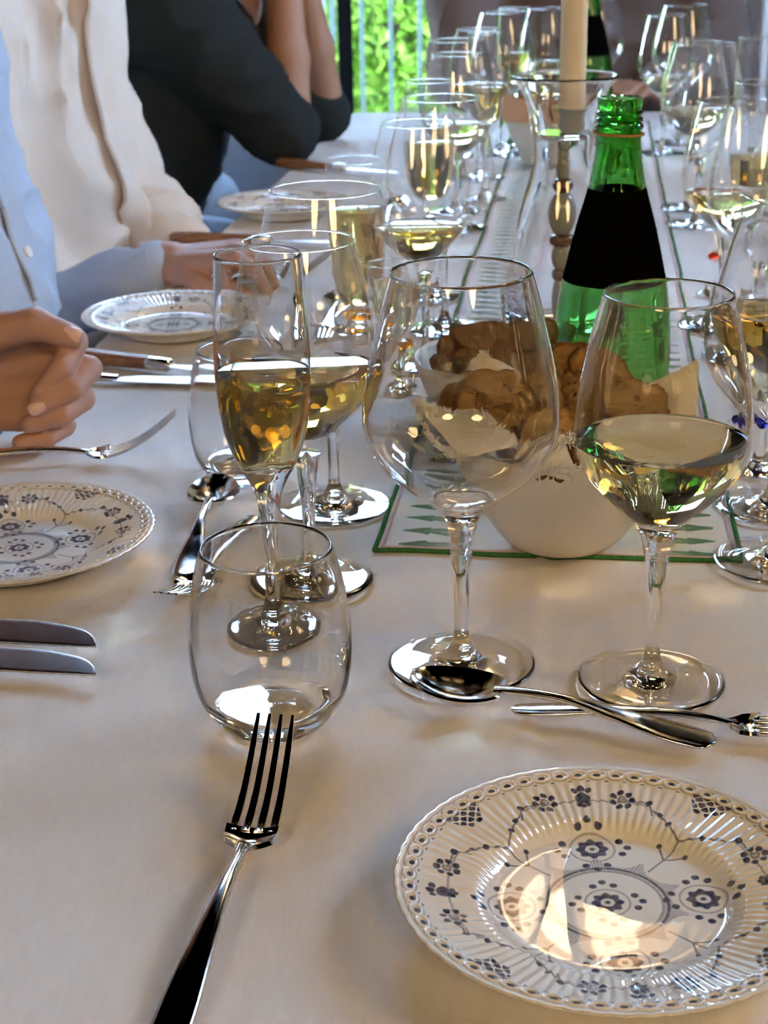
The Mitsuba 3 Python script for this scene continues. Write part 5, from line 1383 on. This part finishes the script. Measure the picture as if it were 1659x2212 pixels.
def globe(x, y, z, r, label):  # warm glowing globe out of view, placed to light the near table
    k = numbered('unseen_warm_globe'); to = T().translate([x, y, z])
    put(k, 'glowing_globe', {**mikit.ply(trimesh.creation.uv_sphere(r, count=[20, 32]), 'm_lamp_shade', smooth=True), 'emitter': {'type': 'area', 'radiance': rgb(*GLOBE)}}, to)
    put(k, 'stem', mikit.ply(tube([[0, 0, r * 0.98], [0, 0, (RH - z) * 0.6], [0, 0, RH - z]], 0.008, 8), 'm_dark_metal', smooth=True), to)
    tag(k, label, 'lamp')
globe(-0.9, -1.3, 2.0, 0.30, 'unseen warm glowing globe behind the camera on the left, placed to light the table')
globe(0.7, -1.6, 2.0, 0.30, 'unseen warm glowing globe behind the camera on the right, placed to light the table')
globe(1.7, 0.3, 2.0, 0.24, 'unseen warm glowing globe right of the near table end, placed to light it')
# ------------------------------------------------------------------ the garden outside
M('m_grass', type='twosided', b={'type': 'diffuse', 'reflectance': proc(lambda p, n, uv: mix(mi.Color3f(0.08, 0.17, 0.03), mi.Color3f(0.16, 0.26, 0.06), noise(p.x * 25, p.y * 25, 0)))})
M('m_terrace', type='diffuse', reflectance=rgb(0.28, 0.27, 0.25))
struct('garden_ground', mikit.ply(box(-14, 10, RY1 + 0.9, 22, -0.4, -0.12), 'm_grass'), 'green lawn seen through the garden door')
struct('terrace', mikit.ply(box(-14, 10, RY1 + 0.2, RY1 + 0.9, -0.4, -0.03), 'm_terrace'), 'pale terrace outside the garden door')
kr = numbered('railing')
for i, x in enumerate(np.arange(-2.4, 2.2, 0.146)):
    put(kr, 'bar', mikit.ply(loft([[x, 8.4, -0.12], [x, 8.4, 1.42]], [1, 0, 0], [0, 1, 0], 0.011, 0.011, 8, 2), 'm_rail', smooth=True))
put(kr, 'top_rail', mikit.ply(box(-2.45, 2.25, 8.37, 8.43, 1.42, 1.46), 'm_rail'))
tag(kr, 'dark terrace railing with thin upright bars in front of the bushes', 'railing')
def leafcol(a, b): return proc(lambda p, n, uv: mix(mi.Color3f(*a), mi.Color3f(*b), noise(p.x * 9, p.y * 9, p.z * 9)))
for nm, a, b in (('m_leaf_bright', (0.17, 0.33, 0.03), (0.36, 0.52, 0.10)), ('m_leaf_deep', (0.05, 0.14, 0.03), (0.15, 0.28, 0.06))):
    M(nm, type='twosided', b={'type': 'diffuse', 'reflectance': leafcol(a, b)})
M('m_bark', type='diffuse', reflectance=rgb(0.14, 0.10, 0.07))
def bush(x, y, rx, ry, h, n, seed, mat, label, size=0.06):
    rng = np.random.default_rng(seed)
    k = numbered('bush')
    d = rng.normal(0, 1, (n, 3)); d /= np.linalg.norm(d, axis=1, keepdims=True)
    rad = rng.uniform(0.35, 1.0, n) ** 0.4
    lump = 0.75 + 0.5 * meshkit.fbm(d * 2.2 + seed, 3, seed)
    c = d * (rad * lump)[:, None] * [rx, ry, h / 2] + [x, y, h * 0.48 - 0.15]
    c[:, 2] = np.maximum(c[:, 2], -0.12)
    a = rng.normal(0, 1, (n, 3)); a /= np.linalg.norm(a, axis=1, keepdims=True)
    b = np.cross(a, rng.normal(0, 1, (n, 3))); b /= np.linalg.norm(b, axis=1, keepdims=True)
    s = size * rng.uniform(0.6, 1.3, (n, 1))
    w = np.cross(a, b)
    v = np.stack([c - a * s, c - b * s * 0.45 + w * s * 0.12, c + a * s, c + b * s * 0.45 + w * s * 0.12], 1).reshape(-1, 3)
    i = np.arange(n)[:, None] * 4
    f = np.vstack([i + [0, 1, 2], i + [0, 2, 3]])
    kk = put(k, 'foliage', mikit.ply(trimesh.Trimesh(v, f, process=False), mat)); tag(kk, 'dense leaves', kind='stuff')
    for j in range(5):
        q = rng.uniform(-0.5, 0.5, 2)
        put(k, 'stem', mikit.ply(tube([[x, y, -0.2], [x + q[0] * rx * 0.5, y + q[1] * ry * 0.5, h * 0.4], [x + q[0] * rx, y + q[1] * ry, h * 0.75]], 0.02, 6), 'm_bark', smooth=True))
    tag(k, label, 'bush')
bush(-0.75, 10.4, 1.05, 0.8, 3.0, 9000, 1, 'm_leaf_bright', 'bright green bush right outside the garden door')
bush(1.35, 10.6, 1.05, 0.8, 2.9, 9000, 2, 'm_leaf_bright', 'bright green bush behind the wine glasses, right part of the door')
bush(-2.95, 11.2, 1.1, 0.9, 3.2, 7000, 3, 'm_leaf_deep', 'deep green bush seen between the hair and the forearm')
bush(0.3, 13.4, 2.2, 1.0, 3.8, 9000, 4, 'm_leaf_deep', 'dark green bush behind the bright bushes', 0.09)
bush(-5.4, 12.0, 1.5, 1.0, 3.4, 5000, 5, 'm_leaf_bright', 'bright green bush far left outside', 0.09)
bush(4.3, 12.6, 1.9, 1.0, 3.6, 6000, 6, 'm_leaf_bright', 'bright green bush outside the slit windows', 0.09)
bush(-1.15, 9.1, 0.50, 0.35, 0.95, 4000, 7, 'm_leaf_bright', 'low light green bush glimpsed under the raised arm', 0.045)
bush(0.15, 9.55, 0.75, 0.45, 1.9, 6000, 8, 'm_leaf_bright', 'lime green bush filling the lower part of the garden door', 0.05)
